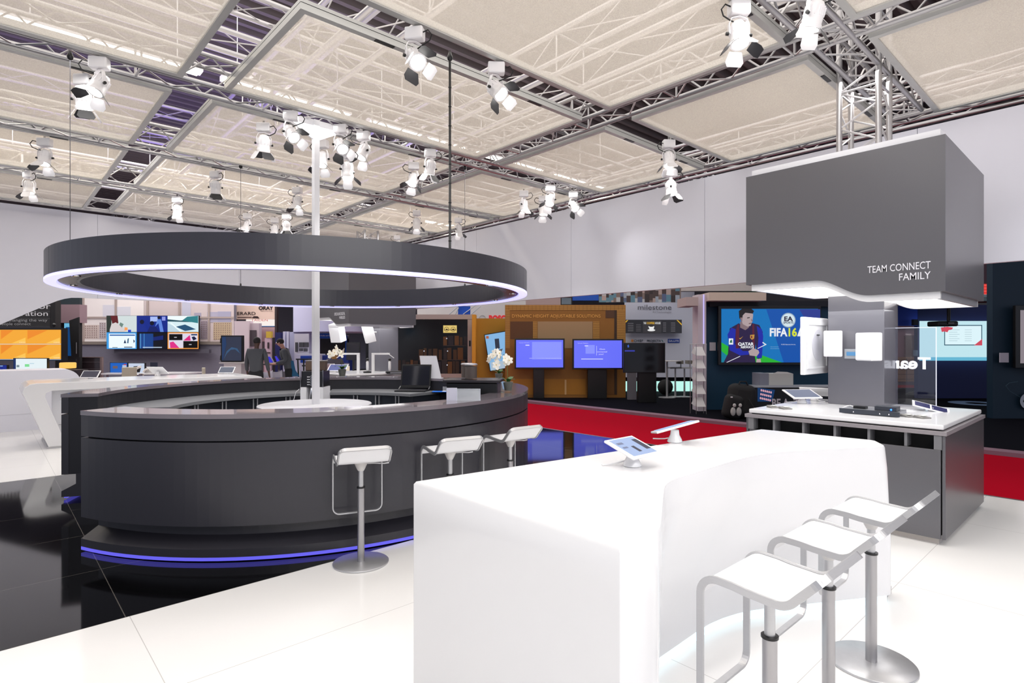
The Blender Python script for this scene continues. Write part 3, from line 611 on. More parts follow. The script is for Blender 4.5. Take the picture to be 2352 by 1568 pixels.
# tablets on the big white table
tablet('white tablet with pale blue screen on the foreground table', PD(1452, 2.95, 0.97), 0.0, 0.34, 0.25, 0.205, (168, 190, 232), 0, 'tablets on the foreground table', True, sc2=0.95)
tablet('white tablet seen edge-on at the back edge of the foreground table', PZ(1550, 1015, 0.97), VROT, -0.15, 0.29, 0.20, (168, 190, 232), -0.27, 'tablets on the foreground table', False, sc2=0.95)

# ================================================================ bar stools
def stool_proto():
    t = thing('bar_stool', '', 'bar stool', (0, 0, 0))
    SH = 0.752; hx = 0.18
    P2 = []                     # profile in (y, z): lip top -> seat -> front -> down
    def arcp(cy, cz, r, a0, a1, n=7): return [(cy+r*math.cos(math.radians(a0+(a1-a0)*i/n)), cz+r*math.sin(math.radians(a0+(a1-a0)*i/n))) for i in range(n+1)]
    lip = (-0.212, SH+0.088)
    P2 += [lip]+arcp(-0.098, SH+0.075, 0.075, 215, 268, 7)+[(0.0, SH+0.007), (0.05, SH+0.014)]+arcp(0.108, SH-0.045, 0.062, 90, 0, 8)+[(0.170, SH-0.2), (0.170, 0.375)]
    L = [Vector((-hx, y, z)) for y, z in P2]; W = []
    for i in range(len(L)):
        tt = (L[min(i+1, len(L)-1)]-L[max(i-1, 0)]).normalized(); W.append(tt.cross(Vector((1, 0, 0))))
    pts = list(L); ws = list(W)
    rr = 0.05                                  # footrest corners
    for a in range(1, 6): q = PI/2*a/6; pts.append(Vector((-hx+rr*(1-math.cos(q)), 0.170, 0.375-rr*math.sin(q)))); ws.append(Vector((0, 1, 0)))
    pts.append(Vector((-hx+rr, 0.170, 0.325))); ws.append(Vector((0, 1, 0))); pts.append(Vector((hx-rr, 0.170, 0.325))); ws.append(Vector((0, 1, 0)))
    for a in range(5, 0, -1): q = PI/2*a/6; pts.append(Vector((hx-rr*(1-math.cos(q)), 0.170, 0.375-rr*math.sin(q)))); ws.append(Vector((0, 1, 0)))
    for p, w_ in zip(L[::-1], W[::-1]): pts.append(Vector((hx, p.y, p.z))); ws.append(-w_ if (w_.dot(Vector((0, 1, 0))) < -0.5) else w_)
    # lip cross bar with rounded corners
    dl = (L[1]-L[0]).normalized(); wl = W[0]
    rc = 0.045
    a_ = []
    for k in range(1, 6): q = PI/2*k/6; a_.append((hx-rc*(1-math.cos(q)), rc*math.sin(q)))
    for x, e in a_: p = L[0]-dl*e; pts.append(Vector((x, p.y, p.z))); ws.append(wl)
    p = L[0]-dl*rc; pts.append(Vector((hx-rc, p.y, p.z))); ws.append(wl); pts.append(Vector((-hx+rc, p.y, p.z))); ws.append(wl)
    for x, e in a_[::-1]: p = L[0]-dl*e; pts.append(Vector((-x, p.y, p.z))); ws.append(wl)
    # keep the wide direction continuous
    for i in range(1, len(ws)):
        if Vector(ws[i]).dot(Vector(ws[i-1])) < 0: ws[i] = -Vector(ws[i])
    MB().band(pts, ws, 0.027, 0.009, STEEL, closed=True).build('frame', t, bevel=0.001)
    # seat shell
    seat = [(L[0]-dl*0.035)]+[v for v in L]
    seat = [v for v in seat if v.z > SH-0.06]
    m = MB(); n = len(seat); vs = []
    for off in (0.004, -0.006):
        for v_, i in zip(seat, range(n)):
            tt = (seat[min(i+1, n-1)]-seat[max(i-1, 0)]).normalized(); nn = Vector((1, 0, 0)).cross(tt)
            for x in (-hx+0.007, hx-0.007): q = v_+nn*off; vs.append((x, q.y, q.z))
    fs = []
    for i in range(n-1):
        a, b = 2*i, 2*i+2; fs += [(a, a+1, b+1, b)]; a += 2*n; b += 2*n; fs += [(a, b, b+1, a+1)]
        fs += [(2*i, 2*i+2, 2*n+2*i+2, 2*n+2*i), (2*i+1, 2*n+2*i+1, 2*n+2*i+3, 2*i+3)]
    fs += [(0, 2*n, 2*n+1, 1), (2*n-2, 2*n-1, 4*n-1, 4*n-2)]
    m.add(vs, fs, mat('seat_white_laminate', (240, 240, 242), 0.35)); m.build('seat', t, smooth=True)
    MB().lathe([(0.022, 0.672), (0.030, 0.687), (0.048, 0.727), (0.052, 0.737), (0.0, 0.737)], mat('mount_light_grey', (205, 202, 200), 0.4), 20).build('seat_mount', t)
    MB().box(-0.055, 0.055, -0.05, 0.05, 0.737, 0.745, mat('mount_light_grey')).build('mount_plate', t)
    m = MB(); m.pipe([(0.03, 0.0, 0.722), (0.10, 0.0, 0.719), (0.17, 0.01, 0.709), (0.205, 0.012, 0.711)], 0.005, STEEL, 8); m.build('lever', t)
    MB().lathe([(0.0185, 0.55), (0.0185, 0.68)], STEEL, 20).build('upper_tube', t)
    MB().lathe([(0.027, 0.545), (0.030, 0.547), (0.030, 0.556), (0.0, 0.560)], BLACK, 20).build('collar', t)
    MB().lathe([(0.0255, 0.012), (0.0255, 0.545)], ALU, 24).build('lower_tube', t)
    MB().lathe([(0.197, 0.0), (0.199, 0.003), (0.199, 0.010), (0.196, 0.013), (0.03, 0.0135)], STEEL, 56).build('base_disc', t)
    return t
st = stool_proto()
def place_stool(x, y, rz, label, first=[True]):
    o = st if first[0] else copy_tree(st); first[0] = False
    o.location = (x, y, 0); o.rotation_euler = (0, 0, rz); tag(o, label, 'bar stool', 'chrome and white bar stools'); return o
def at(px, D): q = PD(px, D); return q.x, q.y
place_stool(*at(1768, 2.06), 0.0, 'white bar stool nearest the viewer at the foreground table')
place_stool(*at(1903, 2.475), 0.0, 'middle bar stool of the three at the foreground table')
place_stool(*at(2001, 2.88), 0.0, 'bar stool at the foreground table closest to the grey kiosk')
def face_bar(x, y, d=0.0): return math.atan2(BC[1]-y, BC[0]-x)-PI/2+d
place_stool(*at(829, 4.193), VROT+0.40, 'bar stool standing free in front of the dark bar, fully visible')
place_stool(*at(1034, 4.60), VROT+0.52, 'bar stool at the bar, half hidden by the foreground table')
place_stool(*at(1172, 5.16), VROT+0.66, 'rightmost bar stool at the bar, only its seat showing')
p = PD(171, 9.2); place_stool(p.x, p.y, VROT+PI, 'bar stool hidden behind the left end of the bar')
# ================================================================ spotlights
LENS = mat('spot_lens_glow', (255, 255, 255), 0.3, emit=(255, 252, 246), es=14.0)
DOORW = mat('barn_door_white', (225, 223, 226), 0.4); DOORB = mat('barn_door_black', (38, 38, 42), 0.5)
def lamp_proto(tilt, turn, variant):
    t = thing('spotlight', '', 'spotlight', (0, 0, 0))
    B(-0.075, 0.075, -0.045, 0.045, -0.10, 0.0, LAMPW).build('mounting_box', t, bevel=0.012)
    S = Matrix.Rotation(turn, 4, 'Z')
    m = MB(); pv = Vector((0, 0, -0.24))
    pts = [(-0.078, 0, -0.24), (-0.078, 0, -0.17), (-0.06, 0, -0.125), (0.0, 0, -0.108), (0.06, 0, -0.125), (0.078, 0, -0.17), (0.078, 0, -0.24)]
    m.band([S @ Vector(p) for p in pts], [S @ Vector((0, 1, 0))]*7, 0.028, 0.005, LAMPW); m.build('yoke', t)
    T = S @ Matrix.Translation(pv) @ Matrix.Rotation(-tilt, 4, 'X')
    b = MB().lathe([(0.018, 0.105), (0.045, 0.095), (0.062, 0.06), (0.066, 0.0), (0.066, -0.05), (0.072, -0.055), (0.072, -0.085), (0.060, -0.085), (0.060, -0.07)], LAMPW, 24, T=T)
    for k in range(12):
        q = 2*PI*k/12; R2 = T @ Matrix.Rotation(q, 4, 'Z'); b.box(0.060, 0.070, -0.003, 0.003, 0.0, 0.062, LAMPW, R2)
    b.build('lamp_body', t)
    for s in (-1, 1):
        m = MB(); m.lathe([(0.013, 0), (0.013, 0.02), (0.0, 0.022)], BLACK, 10, T=S @ Matrix.Translation((s*0.08, 0, -0.24)) @ Matrix.Rotation(s*PI/2, 4, 'Y')); m.build('knob', t)
    MB().lathe([(0.0001, -0.076), (0.03, -0.078), (0.0595, -0.074)], LENS, 20, T=T).build('lens', t)
    for k in range(4):
        R2 = T @ Matrix.Rotation(k*PI/2+0.3*variant, 4, 'Z') @ Matrix.Translation((0, -0.074, -0.088)) @ Matrix.Rotation(-(0.55+0.25*((k+variant) % 2)), 4, 'X')
        m = MB(); w0, w1, hh = 0.05, (0.058 if k % 2 else 0.072), 0.105
        vs = [(-w0, 0, 0), (w0, 0, 0), (w1, 0, -hh*0.7), (w1*0.75, 0, -hh), (-w1*0.75, 0, -hh), (-w1, 0, -hh*0.7)]
        vs2 = [R2 @ Vector((x, y+o, z)) for o in (0, 0.002) for x, y, z in vs]
        mtd = DOORB if (k+variant) % 2 else DOORW
        m.add(vs2, [(0, 1, 2, 3, 4, 5), (11, 10, 9, 8, 7, 6)]+[(i, (i+1) % 6, 6+(i+1) % 6, 6+i) for i in range(6)], mtd); m.build('barn_door', t)
    s = 1 if variant % 2 else -1
    c1 = T @ Vector((0, 0, 0.10))
    MB().pipe([(s*0.07, -0.02, -0.05), (s*0.12, -0.03, -0.04), (s*0.15, -0.03, -0.08), (s*0.13, -0.02, -0.12), (s*0.07, -0.01, -0.145), c1], 0.0055, RUB, 7).build('power_cable', t)
    l = bpy.data.lights.new('spotlight_bulb', 'SPOT'); l.energy = SPOT_W; l.spot_size = math.radians(92); l.spot_blend = 1.0; l.shadow_soft_size = 0.05; l.color = (1.0, 0.985, 0.965)
    o = bpy.data.objects.new('bulb', l); COL.objects.link(o); o.parent = t; M = T @ Matrix.Translation((0, 0, -0.15)); o.location = M.translation; o.rotation_euler = M.to_euler()
    return t
protos = [lamp_proto(0.25, 0.0, 0), lamp_proto(-0.3, 0.5, 1), lamp_proto(0.45, -0.7, 2), lamp_proto(0.1, 1.1, 3), lamp_proto(0.8, 0.75, 1)]
used = [False]*5
# (photo column, row of mounting box, variant, label)
LAMPS = [
 (228, 133, 2, 'upper one of the two overlapping spotlights at upper left'), (192, 172, 1, 'lower one of the two overlapping spotlights at upper left'),
 (103, 318, 0, 'spotlight near the left edge, upper one of two'), (67, 393, 3, 'spotlight near the left edge, lower one of two'),
 (407, 452, 3, 'spotlight hanging above the left part of the ring, closest to it'), (495, 393, 1, 'spotlight beside the thin centre left wire'),
 (683, 430, 0, 'spotlight just left of the white pole, low down'), (340, 507, 3, 'small spotlight peeking above the ring, leftmost of them'),
 (568, 490, 2, 'small spotlight above the ring, alone left of the close pair'), (631, 500, 0, 'left one of the close pair above the ring'), (658, 491, 1, 'right one of the close pair above the ring'),
 (606, 283, 1, 'leftmost spotlight of the cluster beside the pole top'), (668, 256, 4, 'brightly flaring spotlight left of the pole top'),
 (740, 322, 0, 'spotlight directly behind the white pole'), (783, 287, 4, 'brightly flaring spotlight right of the pole top'),
 (797, 345, 3, 'spotlight hanging under the flaring one right of the pole'), (835, 303, 2, 'rightmost spotlight of the cluster beside the pole top'),
 (950, 373, 2, 'left one of the two spotlights between pole and black cable'), (988, 343, 1, 'right one of the two spotlights between pole and black cable'),
 (953, 65, 4, 'big bright spotlight at the top, left of the black cable'), (1140, 145, 4, 'big spotlight at the top, right of the black cable'),
 (1536, 322, 0, 'upper one of the stacked pair by the side wall'), (1541, 388, 3, 'lower one of the stacked pair by the side wall'),
 (1203, 438, 3, 'leftmost spotlight of the four by the side wall'), (1247, 450, 0, 'second spotlight of the four by the side wall'),
 (1264, 425, 2, 'third spotlight of the four by the side wall, highest'), (1317, 440, 4, 'rightmost spotlight of the four by the side wall'),
 (957, 483, 0, 'small spotlight just right of the far truss tower'), (1053, 500, 3, 'small spotlight just right of the black cable'),
 (912, 540, 2, 'tiny spotlight behind the ring near the corner of the walls'),
 (1697, 5, 0, 'big white spotlight at the top with a looped cable'), (1868, -40, 1, 'big white spotlight at the top edge, next to the truss tower')]
LOWZ = {1541: 3.78, 797: 3.86}      # lamps hung on a drop rod under another one
for px, py, v, lb in LAMPS:
    o = protos[v] if not used[v] else copy_tree(protos[v]); used[v] = True
    p = PZ(px, py, LOWZ.get(px, zk(4.04))); o.location = p; o.rotation_euler = (0, 0, VROT+0.2*math.sin(px)); tag(o, 'white '+lb, 'spotlight', 'white barn door spotlights')
    h = MB().tube((0, 0, 0.0), (0, 0, 0.09+zk(4.04)-p.z), 0.012, ALU, 8).build('hanger', o)
# lamps of the same rig just above and behind the viewer light the foreground
for k, (x, y, e_) in enumerate(((0.3, 0.4, 0.5), (3.0, -0.6, 0.45), (5.0, -0.8, 0.5), (2.4, 1.77, 0.3), (6.7, 0.1, 0.9), (0.3, 3.0, 0.8))):
    l = bpy.data.lights.new('rig_spot', 'SPOT'); l.energy = SPOT_W*e_; l.spot_size = math.radians(110); l.spot_blend = 0.7; l.shadow_soft_size = 0.06
    o = bpy.data.objects.new('rig_spot', l); COL.objects.link(o); o.location = (x, y, 3.95)

# ================================================================ things on the bar
def orchid(label, loc, h=0.42, flip=1, seed=1, s=1.0):
    rnd = random.Random(seed); t = thing('potted_orchid', label, 'orchid', loc, 0, 'white orchids in glass pots')
    GL = mat('pot_glass', (225, 235, 230), 0.05, alpha=0.07, spec=0.9)
    MB().lathe([(0.038*s, 0), (0.040*s, 0.004), (0.058*s, 0.115*s), (0.055*s, 0.115*s), (0.037*s, 0.014)], GL, 24).build('pot', t)
    MB().lathe([(0.0001, 0.016), (0.036*s, 0.017), (0.052*s, 0.100*s), (0.03*s, 0.11*s), (0.0001, 0.112*s)], mat('moss_and_bark', (46, 42, 26), 0.9, noise=0.6, nscale=60), 16).build('substrate', t)
    G = mat('orchid_leaf', (58, 104, 46), 0.4); m = MB()
    for k, (a, ln) in enumerate(((0.3, 0.15), (2.3, 0.13), (4.2, 0.12), (5.3, 0.10))):
        d = Vector((math.cos(a), math.sin(a), 0)); sdv = Vector((-d.y, d.x, 0)); vs = []; n = 6
        for i in range(n+1):
            u = i/n; c = d*(ln*s*u*0.8)+Vector((0, 0, 0.10*s+ln*s*(u*1.1-0.75*u*u))); ww = 0.022*s*math.sin(PI*(0.12+0.88*u))*1.2+0.001
            vs += [c-sdv*ww, c+Vector((0, 0, -0.004)), c+sdv*ww]
        m.add(vs, [(i*3+j, i*3+j+1, i*3+j+4, i*3+j+3) for i in range(n) for j in range(2)], G, True)
    m.build('leaves', t)
    pts = []
    for i in range(9):
        u = i/8; pts.append(Vector((flip*(0.01+0.07*s*u**3), -0.01*u, 0.10*s+(h-0.10*s)*math.sin(u*PI/2*1.0))))
    MB().pipe(pts, 0.003, mat('orchid_stem', (84, 110, 52), 0.6), 6).build('stem', t)
    PT = mat('orchid_petal', (250, 246, 232), 0.5); YC = mat('orchid_throat', (226, 196, 70), 0.5)
    for k in range(7):
        c = pts[8]+Vector((flip*(-0.075+0.03*k)*s, rnd.uniform(-0.03, 0.03), rnd.uniform(-0.055, 0.03)*s-0.006*(k-3)**2*s)); m = MB()
        ax = Matrix.Rotation(rnd.uniform(0, 2*PI), 4, 'Z') @ Matrix.Rotation(PI/2+rnd.uniform(-0.5, 0.5), 4, 'X')
        for q in range(5):
            T = Matrix.Translation(c) @ ax @ Matrix.Rotation(q*2*PI/5, 4, 'Z'); r = (0.046 if q in (1, 4) else 0.036)*s
            vs = [T @ Vector(v) for v in ((0, 0, 0), (r*0.5, -r*0.42, 0.004), (r, -r*0.38, 0.006), (r*1.25, 0, 0.002), (r, r*0.38, 0.006), (r*0.5, r*0.42, 0.004))]
            m.add(vs, [(0, 1, 2, 3), (0, 3, 4, 5)], PT)
        m.ball(c, 0.006*s, YC, 8); m.keep = True; m.build('flower', t)
    return t
orchid('front orchid with pink shoot at the right end of the bar top', PZ(1167, 900, 1.082), 0.40, -1, 3)
orchid('rear orchid at the right end of the bar top, partly behind the front one', PZ(1146, 876, 1.082), 0.40, -1, 5)
orchid('orchid standing on the far side of the bar, right of the pole', PZ(786, 866, 1.082), 0.42, -1, 8, 1.15)
# laptop on the inner worktop
p = PZ(952, 898, 0.906); t = thing('laptop', 'open black laptop on the inner worktop of the bar', 'laptop', p, VROT-0.12)
B(-0.25, 0.20, -0.16, 0.10, 0.0, 0.022, BLACK).build('base', t, bevel=0.005)
m = MB()
for r in range(5):
    for c in range(13): m.box(-0.225+c*0.031, -0.2+c*0.031, -0.135+r*0.03, -0.112+r*0.03, 0.0225, 0.025, mat('key_grey', (60, 60, 66), 0.5))
m.build('keyboard', t)
T = Matrix.Translation((-0.02, 0.10, 0.03)) @ Matrix.Rotation(-0.22, 4, 'X')
B(-0.225, 0.225, 0, 0.014, 0.01, 0.36, BLACK, T).build('lid', t, bevel=0.004); B(-0.205, 0.205, -0.002, -0.0005, 0.05, 0.335, mat('dark_glossy_screen', (30, 32, 40), 0.08, spec=0.9), T).build('screen', t)
m = MB()
for s in (-1, 1): m.tube((-0.02+s*0.222, 0.02, 0.025), (-0.02+s*0.222, 0.105, 0.06), 0.007, ALU, 8)
m.build('hinge', t)
t = thing('blue_folder', 'blue sheet under the corner of the laptop', 'folder', PZ(1000, 899, 0.906), VROT); B(-0.04, 0.24, -0.10, 0.10, 0, 0.004, C(20, 110, 220)).build('sheet', t); B(0.10, 0.26, -0.06, 0.08, 0.005, 0.008, C(230, 235, 245)).build('page', t)
p = PZ(992, 868, 1.082); t = thing('menu_holder', 'white leaning back of a holder on the far bar top, behind the laptop', 'holder', p, VROT-0.15)
T = Matrix.Translation((0, 0, 0.0)) @ Matrix.Rotation(0.0, 4, 'X'); m = MB()
m.add([(-0.13, -0.05, 0), (0.16, -0.05, 0), (0.06, 0.03, 0.33), (-0.20, 0.03, 0.33), (-0.13, -0.044, 0), (0.16, -0.044, 0), (0.06, 0.036, 0.33), (-0.20, 0.036, 0.33)], [(0, 1, 2, 3), (7, 6, 5, 4), (0, 4, 5, 1), (1, 5, 6, 2), (2, 6, 7, 3), (3, 7, 4, 0)], C(206, 206, 212)); m.build('back_plate', t)
B(-0.13, 0.16, -0.05, 0.06, 0, 0.006, C(206, 206, 212)).build('foot', t)
# black coffee machine on a box stand and its jars, front right on the bar top
p = PD(1085, 6.06, 0.906); t = thing('coffee_machine', 'wide black machine on the right inner worktop of the bar', 'coffee machine', p, VROT-0.08)
B(-0.27, 0.27, -0.05, 0.33, 0.0, 0.28, mat('machine_black', (12, 12, 15), 0.3)).build('body', t, bevel=0.01)
B(-0.30, 0.30, -0.08, 0.36, 0.281, 0.31, mat('machine_top', (40, 36, 40), 0.25)).build('top_tray', t, bevel=0.004)
m = MB(); m.tube((0.20, -0.06, 0.06), (0.20, -0.10, 0.055), 0.018, STEEL, 12); m.box(0.17, 0.23, -0.056, -0.051, 0.04, 0.08, STEEL); m.build('valve', t)
B(-0.30, -0.26, -0.082, -0.062, 0.20, 0.24, STEEL).build('badge', t)
for k, (dx, dy, lb) in enumerate(((-0.07, 0.20, 'rear jar of coffee beans'), (-0.02, 0.08, 'front jar of coffee beans'))):
    q = t.matrix_basis @ Vector((0, 0, 0)); base = p+Vector((0, 0, 0.311))+RGT*dx+FWD*dy
    j = thing('bean_jar', 'tall '+lb+' on the black coffee machine', 'jar', base, 0, 'jars of coffee beans')
    MB().lathe([(0.066, 0), (0.068, 0.01), (0.068, 0.15), (0.064, 0.15), (0.064, 0.012)], mat('jar_glass', (150, 145, 140), 0.08, alpha=0.1), 28).build('glass', j)
    MB().lathe([(0.0001, 0.012), (0.062, 0.012), (0.062, 0.135), (0.03, 0.14), (0.0001, 0.14)], mat('coffee_beans', (70, 54, 48), 0.6, noise=0.7, nscale=160), 24).build('beans', j)
    MB().lathe([(0.069, 0.150), (0.070, 0.16), (0.055, 0.168), (0.0001, 0.17)], mat('jar_lid', (190, 188, 192), 0.3, metal=0.5), 24).build('lid', j)
p = PZ(1066, 920, 1.082); t = thing('acrylic_holder', 'white and clear holder standing on the bar top in front of the black machine', 'holder', p, VROT-0.05)
B(-0.16, -0.065, 0, 0.012, 0, 0.115, mat('holder_white', (206, 206, 220), 0.3)).build('white_plate', t); B(-0.064, 0.145, 0, 0.006, 0, 0.105, mat('clear_acrylic')).build('clear_plate', t); B(-0.16, 0.145, 0.0125, 0.08, 0, 0.004, mat('clear_acrylic')).build('foot', t)
m = MB(); m.box(-0.066, -0.062, -0.002, 0.007, 0, 0.108, C(220, 225, 235)); m.box(0.143, 0.147, -0.002, 0.007, 0, 0.108, C(190, 195, 205)); m.box(-0.062, 0.143, -0.002, 0.007, 0.105, 0.108, C(190, 195, 205)); m.build('edge', t)
# drinks dispenser behind the pole
p = PD(716, 7.82, 0.0); t = thing('drinks_dispenser', 'black drinks dispenser between white side panels, behind the pole', 'drinks dispenser', p, VROT)
for x0, x1 in ((-0.155, -0.075), (0.065, 0.155)): B(x0, x1, 0.0, 0.30, 0.0, 1.0, WHITEM).build('side_panel', t)
B(-0.15, 0.15, 0.02, 0.30, 1.001, 1.22, mat('dispenser_black', (26, 26, 30), 0.3)).build('head', t, bevel=0.006)
m = MB(); m.tube((-0.152, 0.0, 1.0), (-0.152, 0.0, 1.235), 0.006, CHROME, 8); m.tube((0.152, 0.0, 1.0), (0.152, 0.0, 1.235), 0.006, CHROME, 8); m.build('chrome_rod', t)
m = MB()
for k in range(4): m.box(-0.07, -0.03, 0.016, 0.0195, 1.03+k*0.035, 1.042+k*0.035, C(190, 190, 195))
m.build('button_row', t)
m = MB()
for k in range(5): m.band([(-0.005+0.012*math.cos(2*PI*i/10), 0.012, 1.03+k*0.03+0.012*math.sin(2*PI*i/10)) for i in range(10)], [(0, 1, 0)]*10, 0.004, 0.004, CHROME, True)
m.build('ring_button', t)
m = MB(); m.lathe([(0.03, 0), (0.035, 0.01), (0.028, 0.12), (0.02, 0.16)], CHROME, 14, (-0.03, 0.08, 0.83)); m.build('spout', t)
for k, (dx, lb, c_) in enumerate(((-0.075, 'left', (92, 74, 62)), (0.095, 'right', (78, 62, 52)))):
    j = thing('bean_hopper', 'brown tinted bean hopper on the dispenser, %s of the pole' % lb, 'bean hopper', p+RGT*dx+FWD*0.16+Vector((0, 0, 1.222)), VROT, 'bean hoppers on the dispenser')
    B(-0.05, 0.05, -0.06, 0.06, 0, 0.13, C(*c_)).build('tank', j, bevel=0.01); B(-0.052, 0.052, -0.062, 0.062, 0.131, 0.142, C(150, 145, 145)).build('lid', j)
hz = MB().pipe([p+RGT*(-0.16)+FWD*(-0.02)+Vector((0, 0, 0.98)), p+RGT*(-0.20)+FWD*(-0.04)+Vector((0, 0, 0.94)), p+RGT*(-0.24)+FWD*(-0.04)+Vector((0, 0, 0.80)), p+RGT*(-0.25)+FWD*(-0.04)+Vector((0, 0, 0.4))], 0.004, WHITEM, 6).build('hose', t)
hz.matrix_parent_inverse = (Matrix.Translation(t.location) @ Matrix.Rotation(VROT, 4, 'Z')).inverted()
# ================================================================ the stands across the aisle (right and centre)
# brown wall with two blue screens
f = Fr('feature_wall', 'brown brick patterned display wall behind the two blue screens', 'display wall', 16.6, 1298)
m = MB(); f.box(m, 1160, 1437, 700, 0, C(140, 92, 30), 0, 0.30, z0=0.03); 
BRK = C(172, 124, 56); GR = C(96, 62, 20)
f.box(m, 1160.5, 1436.5, 701, 712, BRK, -0.012, -0.001); f.box(m, 1160.5, 1171, 712, 800, BRK, -0.012, -0.001); f.box(m, 1417, 1436.5, 712, 800, BRK, -0.012, -0.001)
f.box(m, 1224, 1234, 738, 778, BRK, -0.012, -0.001); f.box(m, 1362, 1377, 738, 798, BRK, -0.012, -0.001)
for y in range(704, 712, 4): f.box(m, 1160.5, 1436, y, y+0.5, GR, -0.014, -0.0125)
for x0, x1, ya, yb in ((1160.5, 1171, 714, 800), (1417, 1436, 714, 800), (1224, 1234, 740, 778), (1362, 1377, 740, 798)):
    y = ya
    while y < yb: f.box(m, x0, x1, y, y+0.5, GR, -0.014, -0.0125); y += 4
for x in range(1168, 1436, 9): f.box(m, x, x+0.5, 701, 712, GR, -0.014, -0.0125)
f.box(m, 1172, 1224, 738, 778, C(92, 56, 26), -0.008, -0.001); f.box(m, 1235, 1361, 738, 800, C(160, 130, 96), -0.008, -0.001); f.box(m, 1391, 1411, 701, 730, C(80, 50, 30), -0.008, -0.001)
f.box(m, 1411, 1417, 700.5, 906, C(56, 36, 22), -0.008, -0.001); f.box(m, 1375, 1410, 850, 906, C(116, 72, 20), -0.008, -0.001)
f.box(m, 1160, 1345, 870, 906, C(164, 108, 24), -0.008, -0.001); f.box(m, 1297, 1301, 872, 906, C(200, 160, 110), -0.014, -0.009)
f.part('wall_panel', m)
m = MB(); f.txt(m, 'DYNAMIC HEIGHT ADJUSTABLE SOLUTIONS', 1176, 1379, 729, 7.2, C(226, 170, 84), -0.016); f.part('lettering', m)['label'] = 'pale lettering'
def tv(label, D, px0, px1, py0, py1, b, face, group=None, name='television', decals=None, y=-0.2, post=None, cat='television'):
    f = Fr(name, label, cat, D, (px0+px1)/2, group)
    m = MB(); f.box(m, px0, px1, py0, py1, BLACK, y, y+0.07); f.part('bezel', m, bevel=0.006)
    m = MB(); f.box(m, px0+b, px1-b, py0+b, py1-b, face, y-0.006, y-0.001)
    for d in decals or []:
        if d[0] == 't': f.txt(m, *d[1:], y=y-0.04, bold=0.035 if d[5] > 4 else 0.0)
        elif d[0] == 'p': f.poly(m, d[1], d[2], y-0.012-0.0006*(d[3] if len(d) > 3 else 0))
        else: f.box(m, *d, y-0.012, y-0.007)
    f.part('screen', m)
    if post: m = MB(); f.box(m, *post[:3], 0, BLACK, y+0.075, y+0.25, z0=0.03); f.part('stand', m, bevel=0.01)
    return f
BL = E(104, 112, 250); BL2 = E(136, 146, 255)
tv('left one of the two blue screens on the brown wall', 16.35, 1182, 1297, 777, 847, 3.5, BL, 'blue wall screens', decals=[(1222, 1290, 785, 825, BL2), ('t', 'Schule Medizin', 1192, 1216, 788, 2.2, E(190, 190, 255)), (1207, 1216, 791.5, 793.5, E(225, 225, 255)), (1216, 1290, 822, 823, E(190, 195, 255))], y=-0.1, post=(1225, 1250, 846))
tv('right one of the two blue screens on the brown wall', 16.3, 1315, 1432, 778, 848, 3.5, BL, 'blue wall screens', decals=[(1345, 1366, 792, 812, BL2), ('t', 'Schule Medizin', 1327, 1351, 789, 2.2, E(200, 200, 255)), (1343, 1351, 793, 795, E(225, 225, 255)), ('t', 'Get', 1377, 1390, 803, 3, E(225, 225, 255)), ('t', 'connected', 1371, 1394, 809, 3, E(225, 225, 255)), ('t', 'you!', 1375, 1386, 814.5, 3, E(225, 225, 255)), (1335, 1385, 823.5, 825, E(220, 225, 255)), (1370, 1371, 794, 816, E(190, 195, 255))], y=-0.1, post=(1350, 1394, 848))
tv('black switched off screen on a black post, beside the brown wall', 15.2, 1432, 1528, 787, 856, 2, mat('screen_off', (7, 7, 12), 0.12), decals=[(1435, 1458, 804, 807, E(50, 60, 170)), ('p', [(1441, 793), (1444, 791), (1445, 797), (1442, 798)], E(60, 100, 200))], y=-0.1, post=(1466, 1508, 855))
# white booth with the coffee menu
f = Fr('booth_wall', 'white booth wall with grey lettering, right of the brown wall', 'booth wall', 18.6, 1515)
m = MB(); f.box(m, 1437, 1595, 670, 0, C(205, 208, 226), 0, 0.2, z0=0.5); f.box(m, 1595, 1612, 690, 0, C(170, 175, 190), 0, 0.2, z0=0.5); f.part('panel', m)
m = MB(); f.txt(m, 'milestone', 1465, 1542, 711, 11.5, C(96, 98, 108), -0.02); f.txt(m, 'AV Technologies', 1499, 1542, 718, 4, C(150, 152, 162), -0.02); f.part('lettering', m)
m = MB(); f.txt(m, 'CHIEF', 1456, 1477, 785, 5.5, C(56, 66, 80), -0.02, 0.01); f.box(m, 1450, 1455, 779.5, 785, C(230, 150, 70), -0.02, -0.002)
f.txt(m, 'PROJECTA', 1486, 1518, 785, 5, C(40, 56, 76), -0.02, 0.02); f.poly(m, [(1519, 780), (1521, 780), (1524, 785), (1522, 785)], C(60, 120, 130), -0.02)
f.box(m, 1534, 1561, 778, 787, C(24, 66, 168), -0.02, -0.002); f.txt(m, 'DA-LITE', 1536, 1559, 784.7, 4, C(225, 230, 245), -0.024, 0.02); f.part('logos', m)
m = MB(); f.box(m, 1437, 1592, 0, 0, E(196, 255, 244, 0.95), -0.02, 0.18, z0=0.05, z1=0.36); f.part('light_base', m)['label'] = 'glowing base band'
f = Fr('menu_board', 'wide dark menu board with a coffee cup on the white booth wall', 'menu board', 18.4, 1502)
m = MB(); f.box(m, 1437, 1566, 734, 765, C(62, 64, 74), -0.1, -0.02); f.part('board', m)
m = MB(); f.txt(m, 'THE', 1478, 1484, 744, 4.5, E(240, 240, 240, .8), -0.11, 0.02); f.txt(m, 'COFFEE', 1485.5, 1503, 744, 4.5, E(240, 190, 60, .8), -0.11, 0.02); f.txt(m, 'HOUSE', 1504.5, 1517, 744, 4.5, E(240, 240, 240, .8), -0.11, 0.02); f.part('lettering', m)
